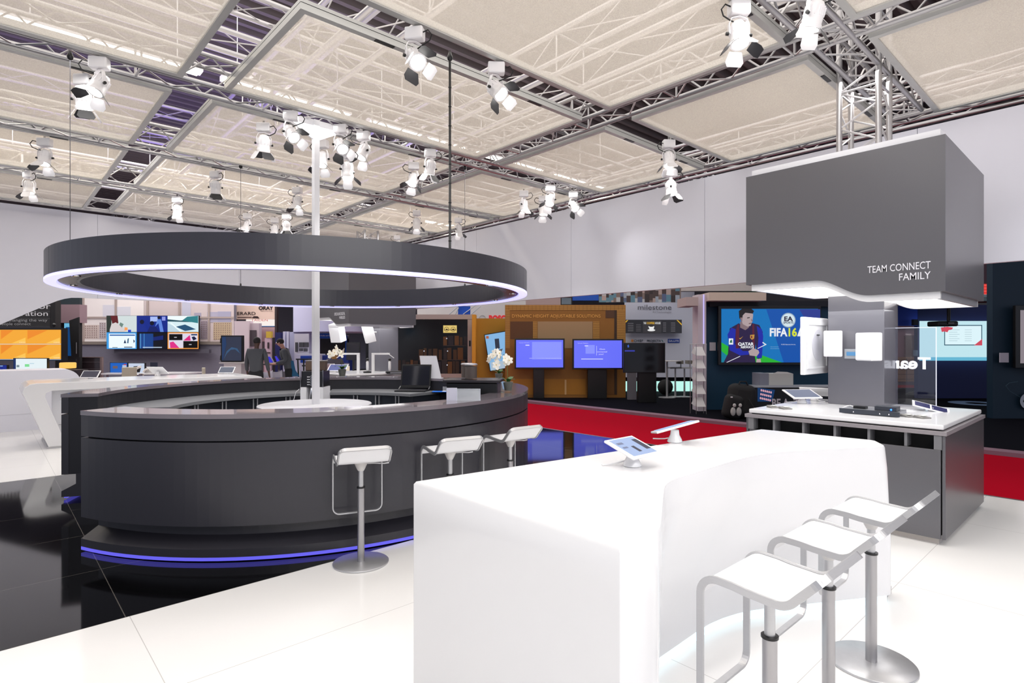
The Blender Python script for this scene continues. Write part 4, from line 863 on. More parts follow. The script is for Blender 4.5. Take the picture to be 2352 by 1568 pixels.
m = MB(); f.box(m, 1476.5, 1519, 736, 764, C(84, 84, 92), -0.104, -0.1005); W_ = E(240, 240, 240, .9)
for i, (rx, ry, cy) in enumerate(((9, 2.5, 758), )): f.poly(m, [(1496+rx*math.cos(a*PI/8), cy+ry*math.sin(a*PI/8)) for a in range(16)], W_, -0.107)
f.poly(m, [(1489, 749), (1503, 749), (1501, 757), (1497, 759), (1493, 758)], W_, -0.109); f.poly(m, [(1491+5*(1+math.cos(a*PI/6)), 749+1.2*math.sin(a*PI/6)) for a in range(12)], C(30, 20, 16), -0.111)
f.poly(m, [(1437, 741), (1443, 735), (1440, 735), (1437, 738)], E(240, 190, 50, .8), -0.107); f.poly(m, [(1554, 735), (1557, 735), (1566, 744), (1566, 747)], E(240, 190, 50, .8), -0.107)
for k in range(5):
    f.box(m, 1442, 1455, 742+k*4.2, 743+k*4.2, C(190, 190, 200), -0.104, -0.1005); f.box(m, 1461, 1472, 745+k*3.6, 745.8+k*3.6, C(160, 160, 170), -0.104, -0.1005)
    f.box(m, 1523, 1530, 741+k*4.6, 742+k*4.6, C(190, 190, 200), -0.104, -0.1005); f.box(m, 1541, 1551, 741+k*4.6, 742+k*4.6, C(190, 190, 200), -0.104, -0.1005)
f.part('menu_print', m)
f = Fr('photo_banner', 'long blurred crowd picture banner above the white booth', 'banner', 17.0, 1470)
m = MB(); f.box(m, 1376, 1564, 650, 694, C(110, 98, 98), 0, 0.06)
rr = random.Random(4); x_ = 1376.0
while x_ < 1562:
    y_ = 650.0; w_ = rr.uniform(5, 11)
    while y_ < 693:
        h_ = rr.uniform(8, 18); f.box(m, x_, min(1564, x_+w_), y_, min(694, y_+h_), C(*rr.choice([(150, 160, 175), (84, 96, 130), (170, 150, 146), (50, 42, 44), (90, 130, 150), (176, 180, 186), (70, 56, 56), (120, 104, 100)])), -0.006, 0.0); y_ += h_
    x_ += w_
f.part('print', m)
def block(name, label, cat, D, px0, px1, py0, py1, mt, depth=0.2, z0=None, group=None, part='panel', y=0.0, **k):
    f = Fr(name, label, cat, D, (px0+px1)/2, group); m = MB(); f.box(m, px0, px1, py0, py1 if z0 is None else 0, mt, y, y+depth, z0=z0); f.part(part, m, **k); return f
f = block('booth_fascia', 'pinkish fascia of the booth between brown wall and ring', 'fascia', 19.5, 1208, 1290, 684, 702, C(176, 152, 152), 0.3)
tv('small old monitor above the brown wall', 16.72, 1288, 1314, 682, 700.6, 2, C(96, 112, 128), y=0.05)
f = block('blue_booth_box', 'blue panel strip under the side wall beside the small monitor', 'panel', 20, 1316, 1375, 672, 690, C(20, 84, 190), 0.2)
# magazine rack
f = Fr('magazine_rack', 'tall zigzag wire magazine rack before the teal booth', 'magazine rack', 12.9, 1602)
ML = C(206, 204, 206); m = MB()
for k in range(5):
    y0 = 796+k*29
    m.add([(f.x(1594), -0.02, f.z(y0)), (f.x(1612), -0.02, f.z(y0)), (f.x(1616), -0.16, f.z(y0+20)), (f.x(1594), -0.16, f.z(y0+20)), (f.x(1594), -0.01, f.z(y0)), (f.x(1612), -0.01, f.z(y0)), (f.x(1616), -0.15, f.z(y0+20)), (f.x(1594), -0.15, f.z(y0+20))], [(0, 1, 2, 3), (7, 6, 5, 4), (0, 4, 5, 1), (1, 5, 6, 2), (2, 6, 7, 3), (3, 7, 4, 0)], ML); 
    sh = m.build('shelf', f.t); m = MB()
    m.add([(f.x(1594), -0.02, f.z(y0)), (f.x(1594), -0.16, f.z(y0+20)), (f.x(1586), -0.06, f.z(y0+14)), (f.x(1594), -0.012, f.z(y0)), (f.x(1594), -0.152, f.z(y0+20)), (f.x(1586), -0.052, f.z(y0+14))], [(0, 1, 2), (5, 4, 3), (0, 3, 4, 1), (1, 4, 5, 2), (2, 5, 3, 0)], C(168, 166, 170)); m.build('side_wing', f.t); m = MB()
for x, y in ((1585.5, 0), (1593.5, -0.17), (1616.5, -0.17), (1616.5, 0)): MB().tube((f.x(x), y, 0.03), (f.x(x), y, f.z(790)), 0.008, ALU, 6).build('post', f.t)
m = MB(); m.tube((f.x(1585), 0, f.z(790)), (f.x(1617), 0, f.z(790)), 0.008, ALU, 6); m.tube((f.x(1593), -0.17, f.z(790)), (f.x(1617), -0.17, f.z(790)), 0.008, ALU, 6); m.build('top_rail', f.t)
# teal booth
f = Fr('teal_booth', 'dark teal booth with beige fascia and lit corner post', 'booth', 13.6, 1760)
m = MB(); f.box(m, 1622, 1990, 692, 0, C(0, 52, 80), 0, 0.15, z0=0.03); f.part('wall', m)
m = MB(); f.box(m, 1629, 1760, 671, 690, C(196, 180, 168), -0.5, 0.2); f.part('fascia', m)
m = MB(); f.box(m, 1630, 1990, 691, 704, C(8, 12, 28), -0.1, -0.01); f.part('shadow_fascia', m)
m = MB(); f.box(m, 1603, 1622, 676, 0, C(196, 186, 196), -0.3, 0.1, z0=0.03); f.part('corner_post', m)
m = MB(); f.box(m, 1615.5, 1617.5, 676, 790, E(190, 180, 255, 1.2), -0.312, -0.301); f.part('light_strip', m)
m = MB(); f.box(m, 1576, 1604, 682, 702, C(176, 160, 160), -0.6, 0.1); f.part('side_fascia', m)
m = MB(); f.box(m, 1630, 1644, 786, 805, C(190, 190, 200), -0.02, -0.001); f.part('info_plate', m)
SK = E(196, 176, 178, .75); SK2 = E(150, 126, 132, .7); JB = E(24, 40, 178, .8); JD = E(40, 24, 70, .8); JR = E(92, 24, 52, .8); HR = E(34, 28, 30, .6); GRN = E(36, 186, 50, .85); WH = E(236, 240, 246, .95); YL = E(214, 226, 50, .95)
dec = [('p', [(1657, 710), (1884, 710), (1884, 832), (1657, 832)], E(0, 120, 196, .85), 0), ('p', [(1760, 710), (1884, 710), (1884, 832), (1800, 832)], E(0, 84, 178, .85), 1), ('p', [(1836, 710), (1884, 710), (1884, 790)], E(44, 60, 150, .85), 2),
 ('p', [(1657, 786), (1676, 797), (1702, 816), (1740, 812), (1796, 832), (1657, 832)], GRN, 3), ('p', [(1657, 806), (1690, 832), (1657, 832)], E(0, 130, 160, .85), 4),
 ('p', [(1676, 754), (1697, 742), (1713, 754), (1725, 741), (1744, 746), (1752, 762), (1750, 786), (1748, 822), (1740, 824), (1736, 790), (1733, 812), (1736, 832), (1662, 832), (1672, 812)], JD, 5),
 ('p', [(1671, 768), (1680, 752), (1690, 756), (1688, 790), (1706, 806), (1720, 806), (1720, 814), (1700, 816), (1676, 804)], JB, 6), ('p', [(1738, 748), (1750, 756), (1753, 772), (1750, 822), (1738, 822), (1742, 776)], JB, 6),
 ('p', [(1690, 760), (1694, 745), (1698, 745), (1697, 800), (1690, 800)], JR, 7), ('p', [(1728, 744), (1732, 744), (1734, 806), (1728, 806)], JR, 7),
 ('p', [(1700, 752), (1700, 738), (1722, 742), (1720, 752), (1712, 758)], SK2, 8), ('p', [(1701, 727), (1706, 715), (1724, 714), (1730, 722), (1728, 738), (1724, 748), (1717, 750), (1706, 744)], SK, 9),
 ('p', [(1698, 730), (1697, 714), (1704, 709), (1726, 709), (1732, 714), (1729, 720), (1712, 718), (1706, 724), (1705, 733), (1701, 734)], HR, 10), ('p', [(1700, 729), (1705, 729), (1705, 738), (1702, 738)], SK2, 11),
 ('p', [(1716, 729), (1722, 728), (1722, 730), (1716, 731)], HR, 12), ('p', [(1720, 742), (1726, 741), (1726, 742.5), (1720, 744)], E(120, 80, 84, .6), 12), ('p', [(1725, 731), (1730, 737), (1726, 738)], SK2, 12),
 ('p', [(1719, 806), (1730, 799), (1742, 804), (1744, 810), (1738, 818), (1722, 816)], SK, 13), ('p', [(1738, 824), (1747, 824), (1748, 832), (1737, 832)], SK, 13),
 ('p', [(1674, 777), (1684, 777), (1684, 791), (1674, 791)], WH, 14), ('p', [(1677, 782), (1681, 779), (1682, 787), (1676, 787)], E(40, 120, 90, .8), 15),
 ('p', [(1697, 776), (1700, 777), (1707, 772), (1700, 779)], E(230, 170, 50, .9), 14), ('p', [(1723, 769), (1733, 768), (1732, 777), (1727, 780), (1723, 776)], E(200, 150, 60, .9), 14), ('p', [(1725, 771), (1728, 771), (1728, 777), (1725, 776)], E(120, 30, 60, .9), 15),
 ('t', 'QATAR', 1695, 1731, 793, 6.5, WH), ('t', 'AIRWAYS', 1701, 1731, 799.5, 5, WH),
 ('p', [(1752, 785), (1761, 791), (1740, 801), (1740, 799.5), (1757, 791), (1751, 787)], WH, 16), ('p', [(1668, 832), (1700, 817), (1700, 818.5), (1671, 832)], WH, 16)]
circ = lambda cx, cy, r: [(cx+r*math.cos(a*PI/14), cy+r*math.sin(a*PI/14)) for a in range(28)]
dec += [('p', circ(1810.5, 735, 17), E(150, 175, 200, .9), 17), ('p', circ(1810.5, 735, 15), E(214, 232, 240, .95), 18), ('t', 'EA', 1801, 1821, 737, 10, E(40, 30, 60, .8)), ('t', 'SPORTS', 1799, 1822, 743, 4.5, E(90, 100, 120, .8)),
 ('t', 'FIFA', 1768, 1808, 771.5, 17.5, WH), ('t', '16', 1811, 1830, 771.5, 17.5, YL), ('p', [(1831, 772), (1838, 752), (1852, 752), (1852, 772)], WH, 17), ('t', 'FIFA', 1841, 1851, 758, 2.5, E(40, 90, 160, .8)),
 ('t', '© 2015 Electronic Arts Inc.', 1794, 1827, 792, 2.2, WH), (1769, 1850, 796, 797, E(150, 190, 230, .8)), (1769, 1850, 800, 801, E(150, 190, 230, .8))]
fb = tv('large football game screen on the teal wall', 13.5, 1650, 1886, 702, 838, 7, E(0, 110, 190, .85), decals=dec, y=-0.12, name='game_screen', cat='screen')
f = Fr('game_counter', 'dark low counter printed with floodlights and big letters before the teal wall', 'counter', 12.2, 1800)
m = MB(); f.box(m, 1735, 1960, 890, 0, C(6, 14, 26), 0, 0.6, z0=0.05); f.part('body', m)
m = MB(); f.poly(m, [(1709, 884), (1735, 889), (1960, 889), (1960, 885)], C(160, 164, 172), 0); f.box(m, 1735, 1960, 888, 889.8, C(160, 164, 172), -0.02, 0.6); f.part('top_edge', m)
m = MB(); pk = E(226, 170, 186, .8); bl = E(10, 70, 130, .5)
f.poly(m, [(1740, 890), (1780, 895), (1774, 922), (1740, 922)], bl, -0.004)
for r in range(3):
    for c in range(6): f.poly(m, [(1749+c*4.4+r*-1+2*math.cos(a*PI/5), 896+r*9+c*1+2.8*math.sin(a*PI/5)) for a in range(10)], pk, -0.008)
f.part('floodlight_print', m); m = MB()
f.txt(m, 'BE A', 1773, 1812, 934, 18, C(196, 188, 198), -0.01, 0.03); f.txt(m, 'THE', 1822, 1870, 932, 16, C(196, 188, 198), -0.01, 0.03); f.txt(m, 'FIFA', 1848, 1870, 905.5, 8, C(60, 60, 66), -0.008, 0.02); f.txt(m, '16', 1871, 1882, 905.5, 8, E(210, 180, 30, .8), -0.008, 0.02); f.part('lettering', m); m = MB(); f.poly(m, circ(1840, 901, 4.5), C(150, 150, 160), -0.008)
f.part('emblem', m)
f = Fr('side_counter', 'black side counter with pink floodlight print, left of the game counter', 'counter', 12.6, 1722)
m = MB(); f.box(m, 1709, 1734, 886, 0, C(6, 10, 20), 0, 0.4, z0=0.05)
for r in range(3):
    f.box(m, 1720, 1731, 893+r*9, 899+r*9, pk, -0.01, -0.002)
f.txt(m, '16', 1711, 1715.5, 897, 6, E(200, 170, 30, .7), -0.008); f.part('body', m)
f = Fr('speaker_box', 'light grey cabinet box standing on the game counter', 'box', 12.35, 1783); zt = EYE-(888-HY)/FPX*12.2
m = MB(); f.box(m, 1766, 1822, 858, 0, C(178, 178, 176), 0.1, 0.5, z0=zt+0.003); f.poly(m, [(1774, 858), (1822, 858), (1808, 854), (1786, 853)], C(200, 200, 200), 0.1); f.part('cabinet', m)
m = MB(); f.box(m, 1745.3, 1765.6, 857, 0, C(120, 122, 136), 0.1, 0.5, z0=zt+0.003); f.part('side', m)
# backpack on the floor
f = Fr('backpack', 'black backpack with grey mesh pads on the dark carpet before the teal wall', 'backpack', 12.0, 1682); m = MB()
zc = 0.05
BPK = mat('backpack_black', (14, 14, 18), 0.8, bump=0.3, nscale=20)
T = Matrix.Translation((f.x(1702), 0.02, 0.05)) @ Matrix.Rotation(0.12, 4, 'Y') @ Matrix.Rotation(-0.12, 4, 'X')
m.box(-0.30, 0.26, -0.17, 0.17, 0.0, 0.70, BPK, T); f.part('main_bag', m, bevel=0.15, smooth=True, seg=5)
m = MB(); T = Matrix.Translation((f.x(1674), -0.06, 0.04)) @ Matrix.Rotation(0.22, 4, 'Y'); m.box(-0.19, 0.19, -0.13, 0.13, 0.0, 0.50, BPK, T); f.part('front_pocket', m, bevel=0.11, smooth=True, seg=5)
m = MB(); m.pipe([(f.x(1700)-0.05, 0, 0.70), (f.x(1700), 0, 0.80), (f.x(1700)+0.12, 0, 0.80), (f.x(1700)+0.17, 0, 0.70)], 0.014, BPK, 8); f.part('carry_handle', m)
m = MB(); m.pipe([(f.x(1712), -0.16, 0.45), (f.x(1722), -0.26, 0.25), (f.x(1735), -0.28, 0.07), (f.x(1752), -0.3, 0.06)], 0.012, BPK, 7); f.part('strap', m)
for dx in (-0.05, 0.07):
    m = MB(); m.ball((f.x(1680)+dx, -0.22, 0.20), 0.065, C(170, 170, 168), 12, (0.85, 0.35, 1.4)); f.part('mesh_pad', m)
    m = MB(); m.ball((f.x(1680)+dx+0.02, -0.24, 0.33), 0.045, C(186, 186, 184), 10, (0.8, 0.35, 0.9)); f.part('strap_pad', m)
MB().box(f.x(1668), f.x(1672), -0.26, -0.24, 0.49, 0.51, C(220, 220, 225)).build('buckle', f.t)
# far bar stools and table in the white booth
for k, (px, lb) in enumerate(((1551, 'left'), (1572, 'right'))):
    f = Fr('tall_stool', 'small grey bar stool far away in the white booth, %s one' % lb, 'bar stool', 16.8, px, 'grey stools in the white booth')
    MB().lathe([(0.20, 0.03), (0.20, 0.045), (0.03, 0.06), (0.022, 0.5), (0.022, 0.86)], STEEL, 16).build('pedestal', f.t)
    m = MB(); m.box(-0.18, 0.18, -0.14, 0.14, 0.861, 0.90, C(176, 176, 180)); f.part('seat', m); m = MB(); m.box(0.06, 0.20, -0.14, 0.14, 1.0, 1.10, C(120, 116, 110)); m.box(0.15, 0.17, -0.02, 0.02, 0.9, 1.0, STEEL); f.part('backrest', m)
f = Fr('high_table', 'small high table beside the far grey stools', 'table', 16.6, 1532); MB().lathe([(0.24, 0.03), (0.24, 0.045), (0.03, 0.06), (0.03, 1.08)], STEEL, 18).build('pedestal', f.t); MB().lathe([(0.34, 1.081), (0.34, 1.10), (0, 1.10)], C(190, 186, 190), 24, (0.08, 0, 0)).build('tabletop', f.t)
f = Fr('bag', 'black bag on the floor between the far stools and the black screen', 'bag', 17.6, 1528); m = MB(); m.ball((0, 0, 0.26), 0.24, mat('backpack_black'), 14, (1, 0.7, 1)); f.part('body', m)
for k, (px, py) in enumerate(((1454, 868),)): block('leaflet_stand', 'grey leaflet stand beneath the black screen', 'stand', 16.0, 1442, 1462, 852, 0, C(120, 116, 124), 0.1, z0=0.031)

# ---------------------------------------------------------------- blue room with the projector (far right)
f = Fr('blue_room', 'dark blue projector room behind the right kiosk', 'booth', 16.4, 2200)
NB = C(4, 22, 84)
m = MB(); f.box(m, 2108, 2420, 700, 0, NB, 0, 0.15, z0=0.03); f.part('back_wall', m)
m = MB(); f.box(m, 2060, 2107.5, 690, 748, C(16, 60, 180), 0, 0.12); f.part('blue_header', m)
m = MB(); f.box(m, 2040, 2420, 704, 0, C(176, 196, 212), -3.2, 0.1, z1=2.72, z0=2.66); f.part('room_ceiling', m)
m = MB(); f.box(m, 2280, 2420, 560, 0, C(4, 34, 54), -4.4, -4.25, z0=0.03); f.part('side_wall', m)
m = MB(); m.box(f.x(2292), f.x(2292)+0.02, -4.42, -4.401, 0.03, 2.9, C(4, 34, 54)); f.part('wall_joint', m)
f = Fr('projection_screen', 'pale cyan projected picture with a framed sheet and red corner', 'projection screen', 16.2, 2200)
m = MB(); f.box(m, 2113, 2330, 737, 828, E(196, 234, 242, .95), -0.02, 0); f.box(m, 2113, 2330, 820, 828, E(104, 190, 220, .9), -0.026, -0.021)
f.box(m, 2169, 2256, 746, 793, E(40, 90, 112, .8), -0.026, -0.021); f.box(m, 2171, 2254, 748, 791, E(222, 246, 252, .97), -0.032, -0.027)
f.poly(m, [(2161, 752), (2176, 750), (2189, 752), (2187, 756), (2179, 758), (2176, 763), (2170, 761), (2163, 762)], E(216, 72, 92, .9), -0.036); f.poly(m, [(2237, 793), (2256, 778), (2256, 793)], E(216, 72, 92, .9), -0.036)
for k in range(6): f.box(m, 2180, 2204-(k % 2)*5, 757+k*5, 757.8+k*5, E(170, 200, 210, .8), -0.036, -0.033); f.box(m, 2216, 2232, 757+k*5, 757.8+k*5, E(180, 206, 214, .8), -0.036, -0.033)
f.part('picture', m)
f = Fr('projector', 'black ceiling projector hanging in front of the cyan picture', 'projector', 14.0, 2179)
m = MB(); f.box(m, 2156, 2202, 737, 749, BLACK, -0.2, 0.2); f.part('body', m, bevel=0.03); m = MB(); m.tube((0, 0, f.z(737)), (0, 0, 2.66), 0.04, BLACK, 10); m.lathe([(0.10, 2.60), (0.10, 2.655)], BLACK, 14); f.part('mount', m)
m = MB(); f.box(m, 2180, 2192, 740, 743.5, C(130, 130, 134), -0.235, -0.21); f.part('badge', m)
block('wall_speaker', 'small black wall loudspeaker left of the cyan picture', 'loudspeaker', 16.3, 2099, 2109, 733, 747, C(34, 40, 54), 0.1, y=-0.12, part='cabinet')
block('info_card', 'small grey card on the blue wall left of the cyan picture', 'card', 16.35, 2098, 2108, 804, 817, C(110, 120, 140), 0.02, y=-0.1)
block('info_card', 'white card on the dark teal wall at the far right', 'card', 11.9, 2297, 2317, 810, 832, C(176, 170, 184), 0.02, y=-0.02)
tv('dark framed pale screen cut by the right edge of the photo', 11.9, 2333, 2470, 701, 845, 11, E(170, 158, 166, .6), y=-0.08)
f = Fr('round_sticker', 'pale round sticker low on the teal wall at the right edge', 'sticker', 11.95, 2352)
m = MB(); f.poly(m, circ(2362, 921, 19), C(170, 176, 190), -0.02); f.poly(m, circ(2353, 921, 3), C(20, 30, 40), -0.024); f.part('disc', m)
m = MB(); m.pipe([(f.x(x), -0.02, f.z(y)) for x, y in ((2336, 876), (2316, 879), (2308, 886), (2318, 898), (2342, 912))], 0.004, C(60, 86, 100), 5); f.part('curl_line', m)
f = Fr('back_corridor', 'warm pinkish room glimpsed between the kiosk column and the blue wall', 'booth', 19.5, 2086)
m = MB(); f.box(m, 2030, 2107, 745, 0, C(176, 140, 150), 0.6, 0.7, z0=0.03); f.box(m, 2030, 2107, 745, 752, C(150, 120, 132), 0.4, 0.59); f.box(m, 2080, 2107, 770, 820, C(110, 86, 90), 0.5, 0.58)
f.box(m, 2030, 2107, 820, 876, C(186, 140, 110), 0.2, 0.5); f.box(m, 2082, 2083, 822, 876, C(96, 64, 50), 0.19, 0.199)
for k in range(5): f.box(m, 2030, 2107, 826+k*11, 826.7+k*11, C(96, 64, 50), 0.19, 0.199)
f.box(m, 2030, 2107, 885, 890, C(200, 40, 60), 0.1, 0.5); f.part('panel', m)
f = Fr('red_lit_bay', 'red glowing ceiling bay behind the right hood', 'light bay', 14.5, 2272)
m = MB(); f.box(m, 2240, 2292, 652, 682, E(226, 46, 40, .9), 0, 0.1); 
for k in range(4): f.box(m, 2240, 2292, 654+k*7, 655+k*7, E(255, 110, 90, 1), -0.02, -0.001)
f.part('light_panel', m); m = MB(); f.box(m, 2240, 2292, 682.5, 696, C(96, 16, 20), 0, 0.1); f.part('shade', m); m = MB(); f.box(m, 2240, 2420, 600, 651, C(74, 44, 56), 0, 0.1); f.part('header', m)
f = Fr('floor_logo', 'pale blue oval mark on the dark floor of the blue room', 'floor mark', 15.0, 2245); m = MB(); m.lathe([(0.25, 0.032), (0.62, 0.032), (0.62, 0.036), (0.25, 0.036), (0.25, 0.032)], C(120, 140, 176), 40, (0, 0, 0)); f.part('ring', m)
# above the aisle, between side wall and stands
block('upper_fascia', 'beige upper fascia strip above the teal booth', 'fascia', 18.0, 1565, 1760, 640, 668, C(196, 186, 184), 0.2)
block('green_panel', 'dark green panel strip above the beige fascia', 'panel', 19.0, 1686, 1790, 660, 672, C(20, 74, 56), 0.1)

# ---------------------------------------------------------------- yellow booth and dark shop (behind the bar's right end)
f = Fr('yellow_booth', 'mustard yellow booth wall between the dark shop and the brown wall', 'booth wall', 17.6, 1124)
m = MB(); f.box(m, 1093, 1162, 731, 0, C(176, 128, 30), 0, 0.15, z0=0.03); f.part('wall', m)
m = MB(); f.box(m, 1084, 1092.5, 722, 0, C(216, 150, 40), -0.4, 0.1, z0=0.03); f.part('edge_panel', m)
f = Fr('tilted_screen', 'blue tilted screen leaning on the yellow wall behind the orchids', 'screen', 17.3, 1137)
m = MB(); f.poly(m, [(1111.5, 768), (1163, 759), (1163, 846), (1125, 853)], BLACK, 0.0); f.poly(m, [(1111.5, 768), (1163, 759), (1163, 846), (1125, 853)], BLACK, 0.08); f.part('bezel', m)
m = MB(); f.poly(m, [(1113.5, 769.5), (1163, 761), (1163, 844.5), (1126.5, 851)], E(134, 186, 232, .9), -0.01); f.poly(m, [(1136, 778), (1146, 777), (1148, 800), (1138, 801)], E(40, 50, 70, .7), -0.014); f.poly(m, [(1127, 832), (1160, 828), (1160, 845), (1128, 851)], E(176, 196, 214, .9), -0.014); f.poly(m, [(1116, 772), (1122, 771), (1123, 777), (1117, 778)], E(190, 100, 60, .8), -0.014)
f.poly(m, [(1137, 806), (1155, 800), (1148, 815), (1134, 816)], E(90, 88, 92, .7), -0.016); f.part('picture', m)
f = Fr('dark_shop', 'dark shop front in a beige frame with bottles on shelves behind glass', 'shop front', 18.0, 1000)
FRM = C(176, 162, 158)
m = MB(); f.box(m, 840, 1084, 722, 733, FRM, -0.05, 0.2); f.part('top_frame', m); m = MB(); f.box(m, 1074, 1083.6, 733.5, 0, FRM, -0.05, 0.2, z0=0.03); f.part('side_frame', m)
m = MB(); f.box(m, 840, 1073.6, 733.5, 0, mat('shop_black', (8, 8, 14), 0.25), 0, 0.15, z0=0.03); f.part('glass_front', m)
m = MB(); f.box(m, 1018, 1049, 747, 764, E(236, 206, 120, .85), -0.03, -0.001)
for cx in (1026, 1041): 
    m.band([(f.x(cx+5*math.cos(a*PI/8)), -0.035, f.z(756+5*math.sin(a*PI/8))) for a in range(16)], [(0, 1, 0)]*16, 0.006, 0.012, C(60, 44, 20), True); f.poly(m, circ(cx, 756.5, 2), C(60, 44, 20), -0.035)
f.box(m, 1020, 1048, 757, 758, C(60, 44, 20), -0.036, -0.031); f.part('gauge_sign', m)
rr = random.Random(11); m = MB()
for r, (ya, yb, xa) in enumerate(((770, 793, 1018), (798, 826, 962), (826, 858, 912))):
    f.box(m, xa, 1072, yb, yb+0.8, C(84, 70, 62), -0.012, -0.001)
    x = xa
    while x < 1066:
        w_ = rr.uniform(5, 13); f.box(m, x, x+w_, ya+rr.uniform(0, 5), yb-0.5, C(*rr.choice([(70, 46, 22), (50, 36, 26), (40, 34, 36), (96, 62, 26), (34, 30, 40)])), -0.008, -0.001); x += w_+rr.uniform(1, 5)
for x, y in ((1026, 777), (974, 806), (1028, 806), (1027, 838)): f.poly(m, circ(x, y, 1.3), E(220, 225, 240, .9), -0.02)
f.part('shelf_display', m)
m = MB(); f.box(m, 1077, 1081, 782, 795, BLACK, -0.07, -0.051); f.part('door_phone', m)
m = MB(); f.box(m, 905, 1073, 858, 0, FRM, -0.06, -0.01, z0=0.03); f.part('base_frame', m)
f = Fr('white_banner', 'white hanging banner with red lettering above the yellow booth', 'banner', 21.5, 1120)
m = MB(); f.box(m, 958, 1220, 668, 731, C(214, 210, 212), 0, 0.1); f.part('panel', m)
m = MB(); f.txt(m, 'BOSCH', 1123, 1172, 738, 13.5, E(214, 30, 40, .8), -0.02, 0.05); f.part('lettering', m)
m = MB(); m.band([(f.x(1108+7*math.cos(a*PI/10)), -0.02, f.z(731+7*math.sin(a*PI/10))) for a in range(20)], [(0, 1, 0)]*20, 0.01, 0.012, C(150, 150, 156), True); f.part('emblem', m)
f = Fr('blue_stage', 'blue booth piece with white diagonal railings above the shop', 'booth', 20.5, 1075)
m = MB(); f.box(m, 1052, 1080, 703, 724, C(20, 90, 214), 0, 0.1); f.part('panel', m)
m = MB()
for a, b in (((1032, 722), (1052, 704)), ((1046, 722), (1054, 706)), ((1064, 722), (1094, 700)), ((1082, 722), (1104, 703)), ((1020, 706), (1100, 699))): m.tube((f.x(a[0]), -0.05, f.z(a[1])), (f.x(b[0]), -0.05, f.z(b[1])), 0.018, C(200, 204, 214), 6)
f.part('railing', m)
# blue banner booth between pole and far kiosk
f = Fr('blue_banner_booth', 'white and blue booth header about audio and communications, behind the far kiosk', 'booth', 19.0, 770)
m = MB(); f.box(m, 733, 842, 715, 765, C(222, 224, 236), 0, 0.1); f.part('header', m)
m = MB(); f.box(m, 720, 792, 765.5, 777, C(20, 92, 190), -0.05, 0.1); f.part('blue_strip', m)
m = MB(); f.txt(m, 'Invest', 749, 778, 745, 7.5, C(110, 110, 124), -0.02); f.txt(m, 'Professional Audio and Communications Solutions', 715, 801, 771.8, 3, C(226, 230, 245), -0.055, 0.02)
for x in (738, 748, 760, 776, 786): f.box(m, x, x+5, 761.5, 763, C(120, 120, 140), -0.012, -0.001)
f.part('lettering', m)
m = MB(); f.box(m, 733, 800, 777.5, 0, C(8, 8, 16), 0.02, 0.1, z0=0.03); f.part('dark_wall', m)
m = MB(); f.box(m, 793, 797, 770, 0, C(20, 92, 200), -0.06, 0.0, z0=0.3); f.part('post', m)
f = Fr('blue_desk', 'long dark blue reception desk behind the seated blond person', 'desk', 17.2, 752); m = MB(); f.box(m, 690, 800, 816, 0, C(14, 44, 130), 0, 0.5, z0=0.03); f.part('body', m); m = MB(); f.box(m, 735, 802, 834, 840, C(150, 150, 170), -0.06, -0.001); f.box(m, 735, 802, 840.5, 856, E(246, 226, 200, .8), -0.05, -0.001); f.part('lit_shelf', m)
block('cyan_screen_edge', 'bright cyan and white display corner right of the far kiosk column', 'display', 16.0, 903, 910, 760, 767, E(70, 180, 240, .9), 0.05, part='panel')
f = Fr('cyan_banner', 'cyan and white small banner under the far hood', 'banner', 16.5, 890); m = MB(); f.box(m, 875, 888, 752, 774, C(224, 232, 240), 0, 0.05); f.box(m, 888.3, 909, 750, 764, E(80, 184, 236, .9), 0, 0.05); f.part('print', m)

# ---------------------------------------------------------------- centre: lavender drum booth, sign, white tower
f = Fr('drum_booth', 'lavender white rounded booth header on white posts left of the pole', 'booth', 17.8, 686)
m = MB(); r = f.x(733)-f.x(636); m.lathe([(1.5, 0), (1.5, f.z(697)-f.z(761))], C(206, 206, 236), 64, (f.x(636)+1.5, 1.6, f.z(761))); f.part('header', m)
for x in (650, 658): m = MB(); f.box(m, x, x+5, 761, 0, C(206, 208, 232), 0.3, 0.4, z0=0.03); f.part('post', m)
m = MB(); f.box(m, 660, 735, 762, 0, C(186, 188, 220), 1.2, 1.25, z0=0.03); f.part('inner_wall', m)
m = MB(); f.box(m, 632, 645, 763, 0, C(18, 26, 92), 0.4, 0.7, z0=0.03); f.part('navy_post', m)
f = Fr('product_board', 'white board with small mounted black devices, left of the pole', 'display board', 17.4, 693)
m = MB(); f.box(m, 676, 709, 766, 812, C(216, 214, 226), 0, 0.05); f.part('board', m); m = MB()
for a in ((678, 683, 786, 808), (687, 697, 786, 797), (698, 708, 786, 797), (687, 694, 800, 806), (697, 705, 800, 807)): f.box(m, *a, C(70, 70, 76), -0.05, -0.001)
f.part('device_row', m)
f = Fr('white_display_desk', 'white display desk beneath the product board', 'desk', 17.0, 700); m = MB(); f.box(m, 676, 735, 813, 0, C(206, 206, 226), 0, 0.5, z0=0.03); f.part('body', m)
f = Fr('sign_wall', 'peach sign panel with dark lettering between dark posts', 'sign', 21.0, 585)
m = MB(); f.box(m, 542, 631, 695, 733, C(232, 204, 190), 0, 0.1); f.part('panel', m)
m = MB(); f.txt(m, 'ERARD', 545, 587, 723, 7, C(40, 26, 28), -0.01, 0.01); f.txt(m, 'ORAY', 594, 628, 711, 8, C(40, 26, 28), -0.01, 0.05); f.box(m, 545, 578, 727.5, 729, C(70, 40, 40), -0.01, -0.001); f.poly(m, [(578, 730), (583, 726), (592, 726), (596, 731)], C(50, 30, 32), -0.01); f.txt(m, 'INNOVATION', 599, 626, 715.5, 2.2, C(90, 60, 56), -0.01); f.part('lettering', m)
